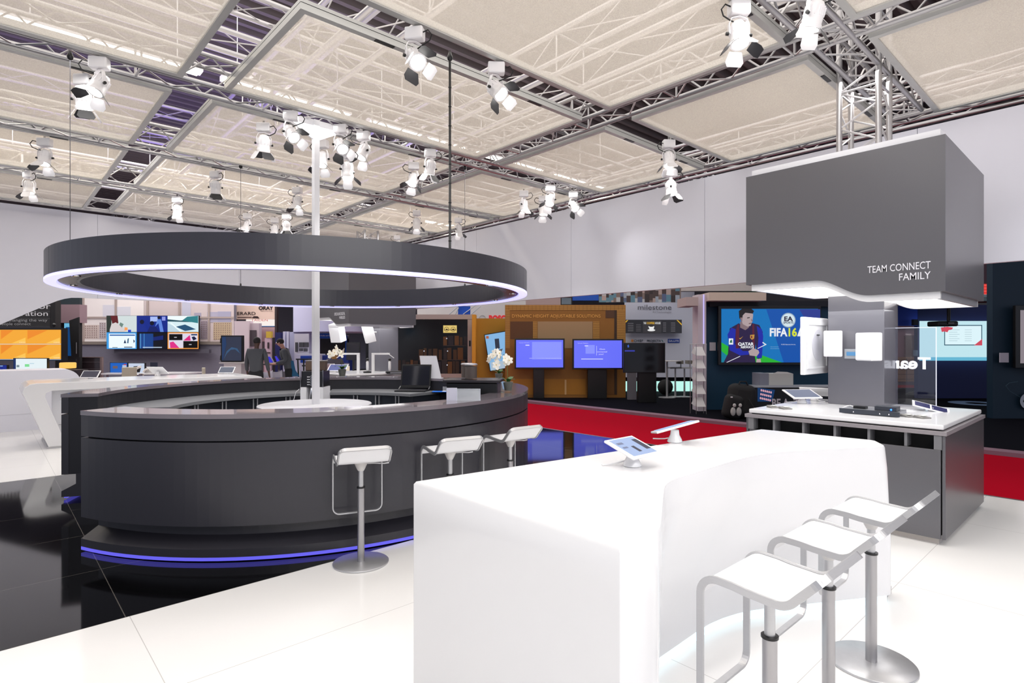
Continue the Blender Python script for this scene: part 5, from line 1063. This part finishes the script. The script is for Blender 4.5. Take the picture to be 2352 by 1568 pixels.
for x in (537, 631): m = MB(); f.box(m, x, x+4.7, 690, 0, C(44, 30, 34), -0.05, 0.1, z0=0.03); f.part('post', m)
f = Fr('lit_canopy', 'white lit canopy strip with red serif letters below the peach sign', 'canopy', 22.0, 600); m = MB(); f.box(m, 565, 630, 733, 748, E(255, 244, 238, .95), 0, 0.2); f.box(m, 565, 630, 748.3, 750, C(60, 120, 190), 0, 0.2); f.part('fascia', m); m = MB(); f.txt(m, 'TAIDEN', 577, 615, 737.5, 5, E(220, 60, 50, .8), -0.01); f.part('lettering', m)
m = MB(); f.box(m, 560, 632, 751, 0, C(196, 160, 168), 0.5, 0.6, z0=0.03); f.part('back_wall', m)
f = Fr('white_tower', 'pinkish white booth tower with a dark notice panel, behind the standing man', 'tower', 18.5, 565)
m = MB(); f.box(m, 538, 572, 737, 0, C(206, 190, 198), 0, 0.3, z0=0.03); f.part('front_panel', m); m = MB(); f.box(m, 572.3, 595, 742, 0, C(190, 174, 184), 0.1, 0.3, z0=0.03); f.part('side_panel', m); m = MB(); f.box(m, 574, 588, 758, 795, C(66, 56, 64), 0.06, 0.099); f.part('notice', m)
f = Fr('yellow_stand', 'narrow pale display post with a yellow top panel', 'display post', 17.8, 616); m = MB(); f.box(m, 608, 622, 776, 0, C(206, 176, 190), 0, 0.1, z0=0.03); f.part('post', m); m = MB(); f.box(m, 611, 623, 761, 775.5, C(210, 176, 60), -0.02, 0.1); f.part('header', m); m = MB(); f.box(m, 614, 617.5, 786, 800, C(60, 44, 50), -0.03, -0.001); f.box(m, 609, 620, 808.5, 811, C(60, 40, 46), -0.03, -0.001); f.part('device', m)
block('black_display', 'tall black display cabinet right of the yellow topped post', 'cabinet', 18.4, 623, 632, 775, 0, C(24, 16, 22), 0.3, z0=0.03)
block('black_display', 'small black panel left of the yellow topped post', 'panel', 18.6, 602, 608, 784, 804, C(50, 36, 44), 0.1)

# ---------------------------------------------------------------- left: mural, video wall, desks
f = Fr('mural_wall', 'grey wall with a large window and skyline mural behind the video wall', 'mural wall', 20.0, 360)
m = MB(); f.box(m, 183, 537, 640, 0, mat('mural_grey_board', (112, 110, 124), 0.6, noise=0.12, nscale=6, stretch=(1, 1, 8)), 0, 0.2, z0=0.03); f.part('wall', m)
m = MB(); f.box(m, 183, 330, 640, 784, C(236, 228, 226), -0.01, -0.001); f.box(m, 330.5, 537, 640, 784, C(204, 190, 190), -0.01, -0.001)
rr = random.Random(2)
bd = [(194, 228, 746, 778, (206, 190, 184)), (228, 243, 740, 778, (196, 186, 190)), (236, 262, 700, 730, (214, 212, 222)), (262, 300, 704, 726, (216, 216, 226)), (418, 438, 680, 730, (190, 190, 208)), (446, 462, 718, 760, (166, 160, 180)), (456, 476, 736, 778, (160, 148, 160)), (476, 500, 716, 740, (172, 168, 188)), (500, 530, 715, 745, (164, 162, 186)), (490, 532, 740, 780, (186, 166, 138))]
for k, (a, b, c, d, col) in enumerate(bd):
    f.box(m, a, b, c, d, C(*col), -0.014-0.001*k, -0.0105)
    if d-c > 28 and d > 770:
        for i in range(int((b-a)//5)):
            for j in range(int((d-c)//5)): f.box(m, a+1.5+i*5, a+3.2+i*5, c+2+j*5, c+4+j*5, C(140, 112, 110), -0.03, -0.026)
BRW = C(168, 152, 146)
for x in (188, 263, 336, 409, 477): f.box(m, x, x+4.5, 640, 784, BRW, -0.05, -0.032)
f.box(m, 183, 537, 727, 731, BRW, -0.056, -0.051); f.box(m, 183, 537, 784, 791, C(128, 118, 110), -0.06, 0); f.part('mural', m)
f = Fr('video_wall', 'bright video wall of six tiles on the mural wall', 'video wall', 19.6, 350)
m = MB(); f.box(m, 244.5, 456.5, 724.5, 801, BLACK, 0, 0.08); f.part('housing', m)
x0, x1, x2, x3 = 245, 314, 385, 455.5
def tile(px0, px1, py0, py1, base, dd):
    m = MB(); f.box(m, px0, px1, py0, py1, base, -0.01, -0.001)
    for k, (p_, c_) in enumerate(dd): f.poly(m, p_, c_, -0.013-0.002*k)
    f.part('tile', m)
R_ = lambda a, b, c, d: [(a, c), (b, c), (b, d), (a, d)]
tile(x0, x1-0.5, 725, 762, E(214, 226, 226, .95), [(R_(245, 256, 725, 762), E(50, 60, 50, .6)), ([(254, 725), (270, 725), (272, 742), (258, 744)], E(110, 20, 26, .7)), ([(252, 757), (256, 744), (266, 740), (290, 758), (286, 762), (252, 762)], E(224, 216, 216, .9)), ([(286, 751), (293, 752), (293, 758), (286, 759)], E(250, 160, 90)), (R_(294, 301, 757, 762), E(30, 60, 200)), ([(276, 740), (284, 744), (280, 752), (274, 746)], E(120, 150, 140, .8))])
tile(x1, x2-0.5, 725, 762, E(14, 44, 150, .8), [(R_(345, 362, 727, 738), E(170, 190, 245)), (circ(326, 739, 5), E(10, 16, 60, .5)), ([(316, 762), (320, 745), (334, 744), (340, 762)], E(20, 50, 160, .7)), (circ(349, 742, 5), E(8, 14, 50, .5)), ([(338, 762), (344, 749), (358, 750), (366, 762)], E(14, 34, 120, .7)), (circ(365, 729, 3.5), E(6, 12, 50, .5)), ([(356, 750), (362, 733), (370, 733), (376, 762), (368, 762), (364, 742)], E(100, 140, 230, .9)), (R_(372, 380, 727, 736), E(150, 160, 240, .9))])
tile(x2, x3, 725, 762, E(218, 240, 246, .97), [(R_(385, 455, 725, 735), E(240, 250, 252)), ([(385, 733), (415, 736), (455, 730), (455, 740), (385, 738)], E(30, 84, 100, .8)), ([(418, 736), (430, 727), (455, 725), (455, 742)], E(50, 140, 150, .8)), ([(404, 750), (425, 745), (450, 756), (425, 760)], E(40, 90, 130, .8)), ([(385, 742), (402, 750), (418, 762), (385, 762)], E(196, 220, 232, .95)), ([(390, 741), (394, 741), (418, 762), (414, 762)], E(240, 252, 255, 1))])
tile(x0, x1-0.5, 763, 801, E(60, 160, 236, .95), [(R_(250, 311, 766, 799), E(238, 250, 255, 1)), (R_(252, 310, 768, 771), E(60, 110, 180, .9)), ([(284, 788), (287, 779), (290, 788)], E(20, 60, 100, .8)), ([(292, 788), (293, 778), (296, 776), (295, 788)], E(30, 90, 130, .8)), (R_(258, 270, 797, 798.2), E(40, 80, 80, .8)), (R_(285, 304, 796, 798), E(60, 90, 120, .8)), ([(306, 779), (310, 783), (307, 788)], E(20, 60, 100, .8))])
tile(x1, x2-0.5, 763, 801, E(6, 12, 30, .6), [(R_(320, 352, 766, 800), E(20, 76, 160, .7)), (R_(322, 324, 766, 800), E(90, 160, 220, .8)), (R_(330, 332, 766, 800), E(70, 140, 210, .8)), ([(352, 774), (375, 770), (375, 780), (352, 782)], E(14, 40, 130, .7)), (R_(328, 372, 796.5, 798.5), E(200, 220, 240, .9))])
tile(x2, x3, 763, 801, E(250, 160, 70, .95), [(R_(387.5, 454, 765.5, 799), E(226, 222, 238, .95)), (R_(388.5, 419, 767, 781), E(8, 8, 12, .4)), (R_(421, 454, 783, 799), E(8, 8, 12, .4)), ([(421, 782), (436, 769), (438, 782)], E(226, 40, 130, .95)), ([(390, 786), (398, 784), (412, 799), (391, 799)], E(230, 50, 140, .95)), (R_(439, 453, 767, 770), E(20, 60, 110, .7)), ([(440, 774), (446, 772), (452, 778), (444, 782)], E(20, 30, 80, .6)), (R_(400, 406, 773.5, 775.5), E(200, 200, 210, .8)), (R_(434, 440, 790, 792), E(200, 200, 210, .8))])
block('wall_bracket', 'dark bar mounted below the video wall', 'bracket', 19.7, 262, 480, 802, 811, C(78, 76, 88), 0.15)
# desk with monitors and phones
f = Fr('desk', 'white desk with two monitors and desk phones beyond the far left counter', 'desk', 16.5, 330); m = MB(); f.box(m, 232, 425, 857, 860, WHITE, -0.3, 0.6); f.part('desktop', m)
for x in (240, 415): m = MB(); f.box(m, x, x+4, 860.5, 0, ALU, 0, 0.1, z0=0.0); f.part('leg', m)
zd = EYE-(857-HY)/FPX*16.5
tvf = tv('blue desk monitor on the left of the white desk', 16.6, 252, 293, 832, 856, 1.2, E(20, 100, 200, .9), 'desk monitors', decals=[(259, 270, 840, 846, E(120, 100, 100, .8)), (281, 290, 838, 852, E(190, 200, 224, .9)), (284, 290, 836, 838, E(200, 40, 60, .9))], y=0)
tv('pale desk monitor in the middle of the white desk', 16.6, 294, 332.5, 833, 856.5, 1.2, E(206, 218, 240, .9), 'desk monitors', y=0)
f = Fr('desk_phone', 'dark desk phone with curved white handset before the pale monitor', 'phone', 16.4, 315); m = MB(); f.poly(m, [(303, 855), (307, 841), (325, 840), (321, 855)], BLACK, 0); f.poly(m, [(303, 855), (307, 841), (325, 840), (321, 855)], BLACK, 0.1); f.part('body', m); m = MB(); m.pipe([(f.x(a), -0.03, f.z(b)) for a, b in ((302, 855), (312, 848), (320, 843), (325, 842))], 0.035, C(214, 206, 200), 8); f.part('handset', m)
f = Fr('desk_phone', 'desk phone with a tall dark screen at the right of the white desk', 'phone', 16.4, 350); m = MB(); f.box(m, 345, 361, 832, 846, C(20, 26, 52), 0, 0.03); f.part('screen', m); m = MB(); f.poly(m, [(334, 854), (340, 847), (357, 846), (357, 856), (334, 856)], C(190, 186, 184), -0.04); f.part('body', m); m = MB(); m.pipe([(f.x(a), -0.07, f.z(b)) for a, b in ((333, 854), (338, 848), (343, 847))], 0.03, C(214, 206, 200), 8); f.part('handset', m)
for k, (px, w_, lb) in enumerate(((296, 17, 'olive white mesh backed office chair at the desk, in front of the blue monitor'), (467, 4, 'thin pale chair back in front of the mural wall'))):
    f = Fr('office_chair', lb, 'office chair', 15.6 if k == 0 else 17.5, px); CH = C(196, 190, 170)
    m = MB(); f.box(m, px-w_, px+w_, 843 if k == 0 else 844, 866, CH, 0, 0.04); f.part('backrest', m, bevel=0.015); m = MB(); f.box(m, px-w_, px+w_, 873, 877, CH, -0.05, 0.45); f.part('seat', m)
    m = MB(); m.tube((0, 0.2, 0.0), (0, 0.2, f.z(877)), 0.03, CHROME, 8); m.lathe([(0.28, 0.0), (0.28, 0.03), (0.03, 0.08)], CHROME, 10, (0, 0.2, 0)); f.part('base', m)
    m = MB(); 
    for s in (-1, 1): m.pipe([(f.x(px+s*w_), 0.02, f.z(860)), (f.x(px+s*(w_+4)), 0.2, f.z(860)), (f.x(px+s*(w_+2)), 0.35, f.z(872))], 0.015, CHROME, 6)
    f.part('armrest', m)
f = Fr('glass_partition', 'smoky glass partition with brown posts left of the desk', 'partition', 17.2, 185); m = MB(); f.box(m, 127, 233, 821, 0, mat('smoked_glass', (52, 44, 48), 0.15), 0, 0.04, z0=0.0); f.part('pane', m)
m = MB(); f.box(m, 127, 234, 819.5, 821, C(120, 100, 98), -0.02, 0.05); f.part('top_rail', m)
for x in (126, 229.5): m = MB(); f.box(m, x, x+4, 821.5, 0, C(120, 104, 104), -0.03, 0.05, z0=0.0); f.part('post', m)
for y in (831, 847): m = MB(); f.box(m, 131, 229, y, y+0.7, C(110, 100, 104), -0.01, -0.001); f.part('rail', m)
f = Fr('table_lamp', 'small lamp with a glowing orange yellow shade on the far counter', 'lamp', 14.2, 147.5); m = MB(); f.box(m, 135, 159.5, 832.5, 846, E(255, 196, 96, 1.1), -0.12, 0.12); f.part('lamp_shade', m, bevel=0.02); m = MB(); m.tube((0, 0, 0.96), (0, 0, f.z(846)), 0.01, CHROME, 8); m.lathe([(0.08, 0.951), (0.08, 0.96)], CHROME, 16); f.part('stand', m)
f = Fr('side_cabinet', 'dark sideboard under the glowing lamp', 'cabinet', 14.2, 147); m = MB(); f.box(m, 120, 175, 0, 0, C(40, 34, 40), -0.2, 0.2, z0=0.0, z1=0.95); f.part('body', m)
# touch screen on stand
f = Fr('touch_display', 'tilted dark touch screen with side handles on a pale stand', 'display', 14.6, 530)
m = MB(); f.box(m, 507, 556.5, 770, 831, C(16, 16, 22), 0, 0.12); f.part('bezel', m, bevel=0.01); m = MB(); f.box(m, 510, 554, 773, 828, E(42, 50, 74, .8), -0.01, -0.001); f.poly(m, [(513, 826), (521, 806), (532, 797), (545, 800), (552, 812), (540, 802), (530, 803), (521, 812)], E(50, 90, 130, .8), -0.015); f.poly(m, [(510, 773), (518, 773), (520, 790), (512, 826), (510, 828)], E(20, 60, 110, .7), -0.014); f.part('screen', m)
for y in (776, 816): m = MB(); m.pipe([(f.x(507), 0.05, f.z(y)), (f.x(504.5), 0.05, f.z(y+1)), (f.x(504), 0.05, f.z(y+11)), (f.x(507), 0.05, f.z(y+12))], 0.012, BLACK, 6); f.part('handle', m)
m = MB(); f.box(m, 503, 564, 832, 834.5, C(196, 186, 186), -0.2, 0.3); f.part('shelf', m); m = MB(); f.box(m, 514, 554, 835, 0, C(206, 196, 198), -0.05, 0.2, z0=0.0); f.part('stand', m)
block('pedestal_box', 'low pinkish box to the right of the touch screen', 'box', 15.0, 543, 573, 845, 0, C(206, 186, 204), 0.4, z0=0.0)
# dark sign booth, orange video wall, black boards
f = Fr('sign_booth', 'dark translucent sign panel about changing the way people connect, upper left', 'sign', 16.0, 60)
m = MB(); f.box(m, -60, 115, 690, 751, C(44, 42, 44), 0, 0.1); f.part('panel', m); m = MB(); f.box(m, 115.5, 127, 690, 757, C(20, 16, 18), -0.05, 0.15); f.part('side_post', m)
m = MB(); f.txt(m, 'innovation', -10, 118.5, 709, 12, C(226, 226, 230), -0.01); f.txt(m, 'collaboration', -28, 110, 725, 11, C(226, 226, 230), -0.01); f.txt(m, 'changing the way', 18, 109, 738, 6.3, C(170, 170, 172), -0.01); f.txt(m, 'people connect', -2, 71, 746.5, 6.3, C(170, 170, 172), -0.01)
for y in (715.5, 731.5, 749.5): f.box(m, -60, 115, y, y+0.6, C(96, 96, 98), -0.006, -0.001)
f.part('lettering', m)
f = Fr('orange_video_wall', 'orange video wall of four tiles at the left edge', 'video wall', 15.4, 60); m = MB(); f.box(m, -60, 142.5, 753, 828, BLACK, 0, 0.2); f.part('housing', m)
for k, (a, b, c, d) in enumerate(((-60, 60.6, 757, 789), (61, 139.5, 757, 789), (-60, 60.6, 791, 824.5), (61, 139.5, 791, 824.5))):
    m = MB(); f.box(m, a, b, c, d, E(250, 172, 46, .95), -0.01, -0.001); f.poly(m, [(max(a, 0)+2, c+1), (b-30, c+1), (max(a, 0)+2, c+22)], E(244, 142, 30, .95), -0.013); f.poly(m, [(b-2, d-1), (b-34, d-1), (b-2, d-14)], E(255, 198, 80, .98), -0.013)
    f.txt(m, 'conn', b-16, b-2, d-2, 3.2, E(255, 225, 190, 1), -0.016); f.part('tile', m)
m = MB(); f.box(m, -60, 139.5, 789.3, 790.7, E(255, 226, 210, .95), -0.01, -0.001); f.box(m, -60, 139.5, 824.8, 826, E(150, 190, 240, .9), -0.01, -0.001); f.part('light_seam', m)
block('mauve_beam', 'mauve booth beam beside the dark sign', 'fascia', 16.8, 127, 182.5, 699, 741, C(136, 112, 120), 0.3)
f = Fr('black_booth', 'black booth recess with a blue poster, left of the mural wall', 'booth', 16.9, 160); m = MB(); f.box(m, 127, 183, 741.5, 0, C(10, 8, 12), 0, 0.1, z0=0.0); f.box(m, 127, 183, 676, 699, C(26, 40, 46), 0.1, 0.2); f.part('wall', m)
m = MB(); f.box(m, 147.5, 159, 742, 788, E(120, 200, 240, .8), -0.02, -0.001); f.box(m, 151, 164.5, 751, 817, E(14, 76, 140, .7), -0.04, -0.021); f.part('poster', m)
f = Fr('black_board', 'tall slanted black board next to the blue poster', 'board', 16.2, 171); m = MB(); m.add([(f.x(a), y, f.z(b)) for y in (-0.02, 0.02) for a, b in ((160, 736), (182, 728), (183, 820), (165, 820))], [(0, 1, 2, 3), (7, 6, 5, 4), (0, 4, 5, 1), (1, 5, 6, 2), (2, 6, 7, 3), (3, 7, 4, 0)], C(10, 10, 14)); f.part('panel', m); m = MB(); f.box(m, 174.5, 176, 786, 812, C(120, 120, 126), -0.03, -0.021); f.part('logo_strip', m)
f = Fr('webcam', 'small dark camera on a bracket beside the dark sign', 'camera', 15.6, 124); m = MB(); m.ball((0, 0, f.z(746)), 0.05, BLACK, 10); m.box(-0.13, 0.12, -0.05, 0.05, f.z(754), f.z(753), C(70, 70, 76)); m.tube((0, 0, f.z(753)), (0, 0, f.z(748)), 0.02, BLACK, 8); f.part('body', m)
tv('white desktop monitor on the left counter', 13.9, 30, 108.5, 822, 853, 1.5, E(232, 244, 248, .97), decals=[(57, 67, 836, 842, E(130, 226, 150, .95)), (38, 44, 838, 843, E(130, 150, 160, .8)), (68, 78, 834, 835, E(150, 200, 220, .9)), (31, 36, 823, 852, E(20, 50, 110, .8))], name='desktop_monitor', y=0, cat='monitor')
tv('small dark blue monitor at the left edge', 14.0, -20, 16, 837, 853, 1.2, E(14, 40, 150, .8), decals=[(0, 6, 839.5, 841, E(170, 210, 250, .9))], name='desktop_monitor', y=0, cat='monitor')

# table, laptops and shell chairs where the two people stand
f = Fr('meeting_table', 'dark high table holding laptops between the two standing people', 'table', 15.6, 620); m = MB(); f.box(m, 596, 650, 835, 838.5, C(70, 62, 66), -0.3, 0.4); f.part('tabletop', m)
for x in (600, 638): m = MB(); f.box(m, x, x+3.5, 839, 0, C(110, 104, 108), 0, 0.05, z0=0.0); f.part('leg', m)
for k, (pts, scr, lb) in enumerate((([(604, 818), (622, 818.5), (630, 833), (614, 834)], [(609, 819), (620, 819), (627, 832), (616, 832)], 'left white tablet with a blue screen on the dark high table'), ([(629, 815), (634, 814), (648, 834), (634, 834)], [(631, 818), (635, 817), (645, 832), (636, 832)], 'right dark laptop with a violet screen on the dark high table'))):
    f = Fr('laptop_display', lb, 'laptop', 15.4+0.05*k, 620+20*k, 'devices on the dark high table'); mt = C(200, 200, 214) if k == 0 else C(36, 34, 44)
    m = MB(); m.add([(f.x(a), y, f.z(b)) for y in (0, 0.03) for a, b in pts], [(0, 1, 2, 3), (7, 6, 5, 4), (0, 4, 5, 1), (1, 5, 6, 2), (2, 6, 7, 3), (3, 7, 4, 0)], mt); f.part('case', m); m = MB(); f.poly(m, scr, E(58, 52, 210, .9), -0.006); f.part('screen', m)
for k, (px, lb) in enumerate(((606, 'left white shell chair under the dark high table'), (628, 'middle white shell chair under the dark high table'), (651, 'right white shell chair under the dark high table'))):
    f = Fr('shell_chair', lb, 'chair', 15.0+0.2*k, px, 'white shell chairs'); m = MB(); SH_ = C(186, 182, 196)
    vs = []; n = 7
    for i in range(n):
        u = i/(n-1); y = -0.2+0.36*min(1, u*1.7); z = 0.45 if u < 0.55 else 0.45+(u-0.55)*0.85; hw = 0.22-0.05*abs(u-0.4)
        for j in range(7): s = (j/6-0.5)*2; vs.append((s*hw, y-0.05*s*s*(u > 0.5), z+0.06*s*s))
    m.add(vs, [(i*7+j, i*7+j+1, i*7+j+8, i*7+j+7) for i in range(n-1) for j in range(6)], SH_, True); o = m.build('shell', f.t, smooth=True); sd = o.modifiers.new('solid', 'SOLIDIFY'); sd.thickness = 0.015
    for a, b in ((-1, -1), (1, -1), (1, 1), (-1, 1)): MB().tube((a*0.08, b*0.08, 0.44), (a*0.2, b*0.2, 0.0), 0.012, C(90, 80, 100), 6).build('leg', f.t)
f = Fr('teal_bag_rack', 'teal draped bag and black frame beside the right standing person', 'bag', 15.3, 672); m = MB(); f.poly(m, [(662, 828), (674, 828), (679, 850), (688, 864), (668, 864)], C(10, 80, 120), 0.0); f.poly(m, [(662, 828), (674, 828), (679, 850), (688, 864), (668, 864)], C(10, 80, 120), 0.08); f.part('drape', m)
m = MB(); 
for a, b in (((676, 825), (720, 825)), ((680, 825), (682, 868)), ((690, 840), (720, 840)), ((694, 825), (694, 868)), ((662, 832), (661, 868))): m.tube((f.x(a[0]), 0.12, f.z(a[1])), (f.x(b[0]), 0.12, max(0.0, f.z(b[1]))), 0.02, BLACK, 6)
f.part('rack', m)
block('blue_box', 'deep blue box behind the black rack, left of the pole', 'box', 16.4, 690, 708, 817, 833, C(14, 66, 176), 0.3)

# ================================================================ people
def skinmesh(name, chains, mt, parent, sub=2):
    """chains: list of [(point, radius)...]; the first point of later chains may repeat an existing one"""
    vs, es, rs = [], [], []; idx = {}
    def vid(p, r):
        k = tuple(round(c, 4) for c in p)
        if k not in idx: idx[k] = len(vs); vs.append(p); rs.append(r)
        return idx[k]
    for ch in chains:
        prev = None
        for p, r in ch:
            i = vid(p, r)
            if prev is not None: es.append((prev, i))
            prev = i
    me = bpy.data.meshes.new(name); me.from_pydata(vs, es, []); me.update()
    o = bpy.data.objects.new(name, me); COL.objects.link(o); o.parent = parent
    o.modifiers.new('skin', 'SKIN'); me.skin_vertices.new() if not me.skin_vertices else None
    for i, v in enumerate(me.skin_vertices[0].data): r = rs[i]; v.radius = r if isinstance(r, tuple) else (r, r); v.use_root = (i == 0)
    s = o.modifiers.new('sub', 'SUBSURF'); s.levels = sub; s.render_levels = sub
    dg = bpy.context.evaluated_depsgraph_get(); m2 = bpy.data.meshes.new_from_object(o.evaluated_get(dg)); o.modifiers.clear(); o.data = m2
    m2.materials.clear(); m2.materials.append(mt)
    for p in m2.polygons: p.use_smooth = True
    return o
SKD = mat('skin_dark', (74, 48, 40), 0.5); SKL = mat('skin_light', (180, 132, 116), 0.5)
def person(label, loc, rz, skin, shirt, trousers, hair, bend=0.0, arms='down', H=1.76, longhair=False):
    t = thing('person', label, 'person', loc, rz)     # faces local +y
    b = bend
    hip, ch, nk = (0, 0, 0.95), (0, 0.08*b, 1.30), (0, 0.16*b, 1.47); hd = (0, 0.16*b+0.02+0.06*b, 1.62-0.03*b)
    def arm(s):
        sh = (s*0.19, 0.13*b, 1.42)
        if arms == 'down': return [sh, (s*0.25, 0.02+0.1*b, 1.14), (s*0.27, 0.09+0.1*b, 0.90)], (s*0.27, 0.13+0.1*b, 0.80)
        return [sh, (s*0.24, 0.06, 1.14), (s*0.15, 0.32, 1.06)], (s*0.10, 0.42, 1.05)
    body = [[(hip, 0.10), (ch, (0.125, 0.08)), (nk, 0.055), ((nk[0], nk[1]+0.01, nk[2]+0.06), 0.055), (hd, (0.075, 0.09)), ((hd[0], hd[1], hd[2]+0.08), (0.065, 0.08))]]
    for s in (-1, 1):
        a, hnd = arm(s); body.append([(ch, (0.125, 0.08)), (a[0], 0.055), (a[1], 0.042), (a[2], 0.03), (hnd, 0.026)])
        d = (Vector(hnd)-Vector(a[2])).normalized(); sd = Vector((0, 0, 1)).cross(d) if abs(d.z) < 0.7 else Vector((0, 1, 0)); sd.normalize()
        for k in range(4):
            base = Vector(hnd)+sd*((k-1.5)*0.014); body.append([(hnd, 0.026), (tuple(base+d*0.05), 0.009), (tuple(base+d*(0.075+0.008*(1-abs(k-1.5)))+Vector((0, 0.01, -0.006))), 0.008)])
        body.append([(hnd, 0.026), (tuple(Vector(hnd)-sd*0.035*s+d*0.02), 0.010), (tuple(Vector(hnd)-sd*0.045*s+d*0.045), 0.008)])
        body.append([(hip, 0.10), ((s*0.08, 0, 0.86), 0.065), ((s*0.11, 0.02, 0.50), 0.05), ((s*0.11, -0.01, 0.10), 0.045), ((s*0.11, 0.02, 0.045), 0.04), ((s*0.12, 0.14, 0.03), 0.03)])
    o = skinmesh('body', body, skin, t, 2)
    m = MB(); m.ball((-0.03, hd[1]+0.075, hd[2]+0.03), 0.012, C(240, 240, 240), 8); m.ball((0.03, hd[1]+0.075, hd[2]+0.03), 0.012, C(240, 240, 240), 8); m.build('eyes', t)
    m = MB(); m.prism([(hd[1]+0.07, hd[2]+0.02), (hd[1]+0.115, hd[2]-0.01), (hd[1]+0.08, hd[2]-0.015)], 'x', -0.012, 0.012, skin); m.build('nose', t)
    m = MB(); m.box(-0.022, 0.022, hd[1]+0.07, hd[1]+0.088, hd[2]-0.045, hd[2]-0.037, C(120, 66, 62)); m.build('mouth', t)
    m = MB()
    for s in (-1, 1): m.ball((s*0.078, hd[1], hd[2]+0.01), 0.022, skin, 8, (0.4, 0.8, 1.2))
    m.build('ears', t)
    sh = [[((0, 0, 0.86), (0.165, 0.135)), (hip, (0.165, 0.13)), (ch, (0.185, 0.135)), ((0, nk[1]-0.005, 1.43), (0.13, 0.10)), ((0, nk[1], 1.47), (0.08, 0.075))]]
    for s in (-1, 1):
        a, hnd = arm(s); sh.append([(ch, (0.185, 0.125)), (a[0], 0.07), (a[1], 0.058), (tuple(Vector(a[2])), 0.044)])
    skinmesh('shirt', sh, shirt, t, 2)
    tr_ = [[((0, 0, 1.0), (0.15, 0.12)), ((0, 0, 0.86), (0.16, 0.13))]]
    for s in (-1, 1): tr_.append([((0, 0, 0.86), (0.16, 0.13)), ((s*0.10, 0, 0.80), 0.10), ((s*0.11, 0.01, 0.48), 0.078), ((s*0.11, -0.01, 0.10), 0.066)])
    skinmesh('trousers', tr_, trousers, t, 2)
    for s in (-1, 1): MB().ball((s*0.115, 0.05, 0.045), 0.05, BLACK, 10, (0.9, 2.6, 0.9)).build('shoe', t)
    m = MB(); m.ball((0, hd[1]-0.02, hd[2]+0.055), 0.098, hair, 14, (0.88, 1.0, 0.9))
    if longhair: m.ball((0, hd[1]-0.06, hd[2]-0.06), 0.10, hair, 14, (1.0, 0.7, 1.5))
    m.build('hair', t); return t
person('man seen from behind in grey shirt and black trousers, left of the dark table', PD(588, 14.3, 0), VROT, SKD, mat('shirt_slate', (66, 68, 74), 0.8), mat('trousers_black', (14, 14, 20), 0.8), mat('hair_black', (20, 16, 16), 0.8), 0.2)
person('man in a grey shirt leaning over the laptops on the dark table', PD(664, 15.4, 0), VROT+PI/2+0.3, SKL, mat('shirt_slate'), mat('trousers_black'), mat('hair_black'), 1.0, 'fwd')
q = person('blond person seen from behind at the blue desk, partly hidden by the orchid', PD(768, 15.6, -0.30), VROT, SKL, mat('top_grey', (70, 66, 78), 0.8), mat('trousers_black'), mat('hair_blond', (150, 110, 60), 0.8), 0.2, longhair=True)
q.scale = (0.95, 0.95, 0.95); q.location.z = -0.22+0.0

# hanging cables and posts of the raised pieces
def hang(o, xs, z0, z1=7.3, y=0.04, r=0.012):
    m = MB()
    for x in xs: m.tube((x, y, z0), (x, y, z1), r, C(60, 60, 64), 6)
    return m.build('hanging_rod', o)
for nm, xs, z in (('photo_banner', (-1.0, 1.0), 3.4), ('green_panel', (-0.6, 0.6), 3.45), ('blue_booth_box', (-0.3, 0.3), 3.36), ('booth_fascia', (-0.4, 0.4), 3.14), ('white_banner', (-2.0, 0.0, 1.5), 3.55),
                  ('cyan_banner', (-0.1, 0.1), 2.07), ('upper_fascia', (-1.0, 1.0), 3.6)):
    o = bpy.data.objects.get(nm)
    if o: hang(o, xs, z)
for nm, x, z0, z1 in (('black_board', 0.0, 0.0, 1.15), ('cyan_screen_edge', 0.0, 0.03, 1.85), ('desktop_monitor', 0.0, 0.0, 0.95), ('desktop_monitor.001', 0.0, 0.0, 0.95)):
    o = bpy.data.objects.get(nm)
    if o: MB().tube((x, 0.06, z0), (x, 0.06, z1), 0.02, BLACK, 8).build('support_post', o)
for o in bpy.data.objects:
    if o.parent is None and o.name.startswith('strip_light'):
        for s_ in (-1, 1): MB().tube((s_*0.9, 0, 0.081), (s_*0.9, 0, 1.3), 0.008, WHITEM, 5).build('hanging_rod', o)
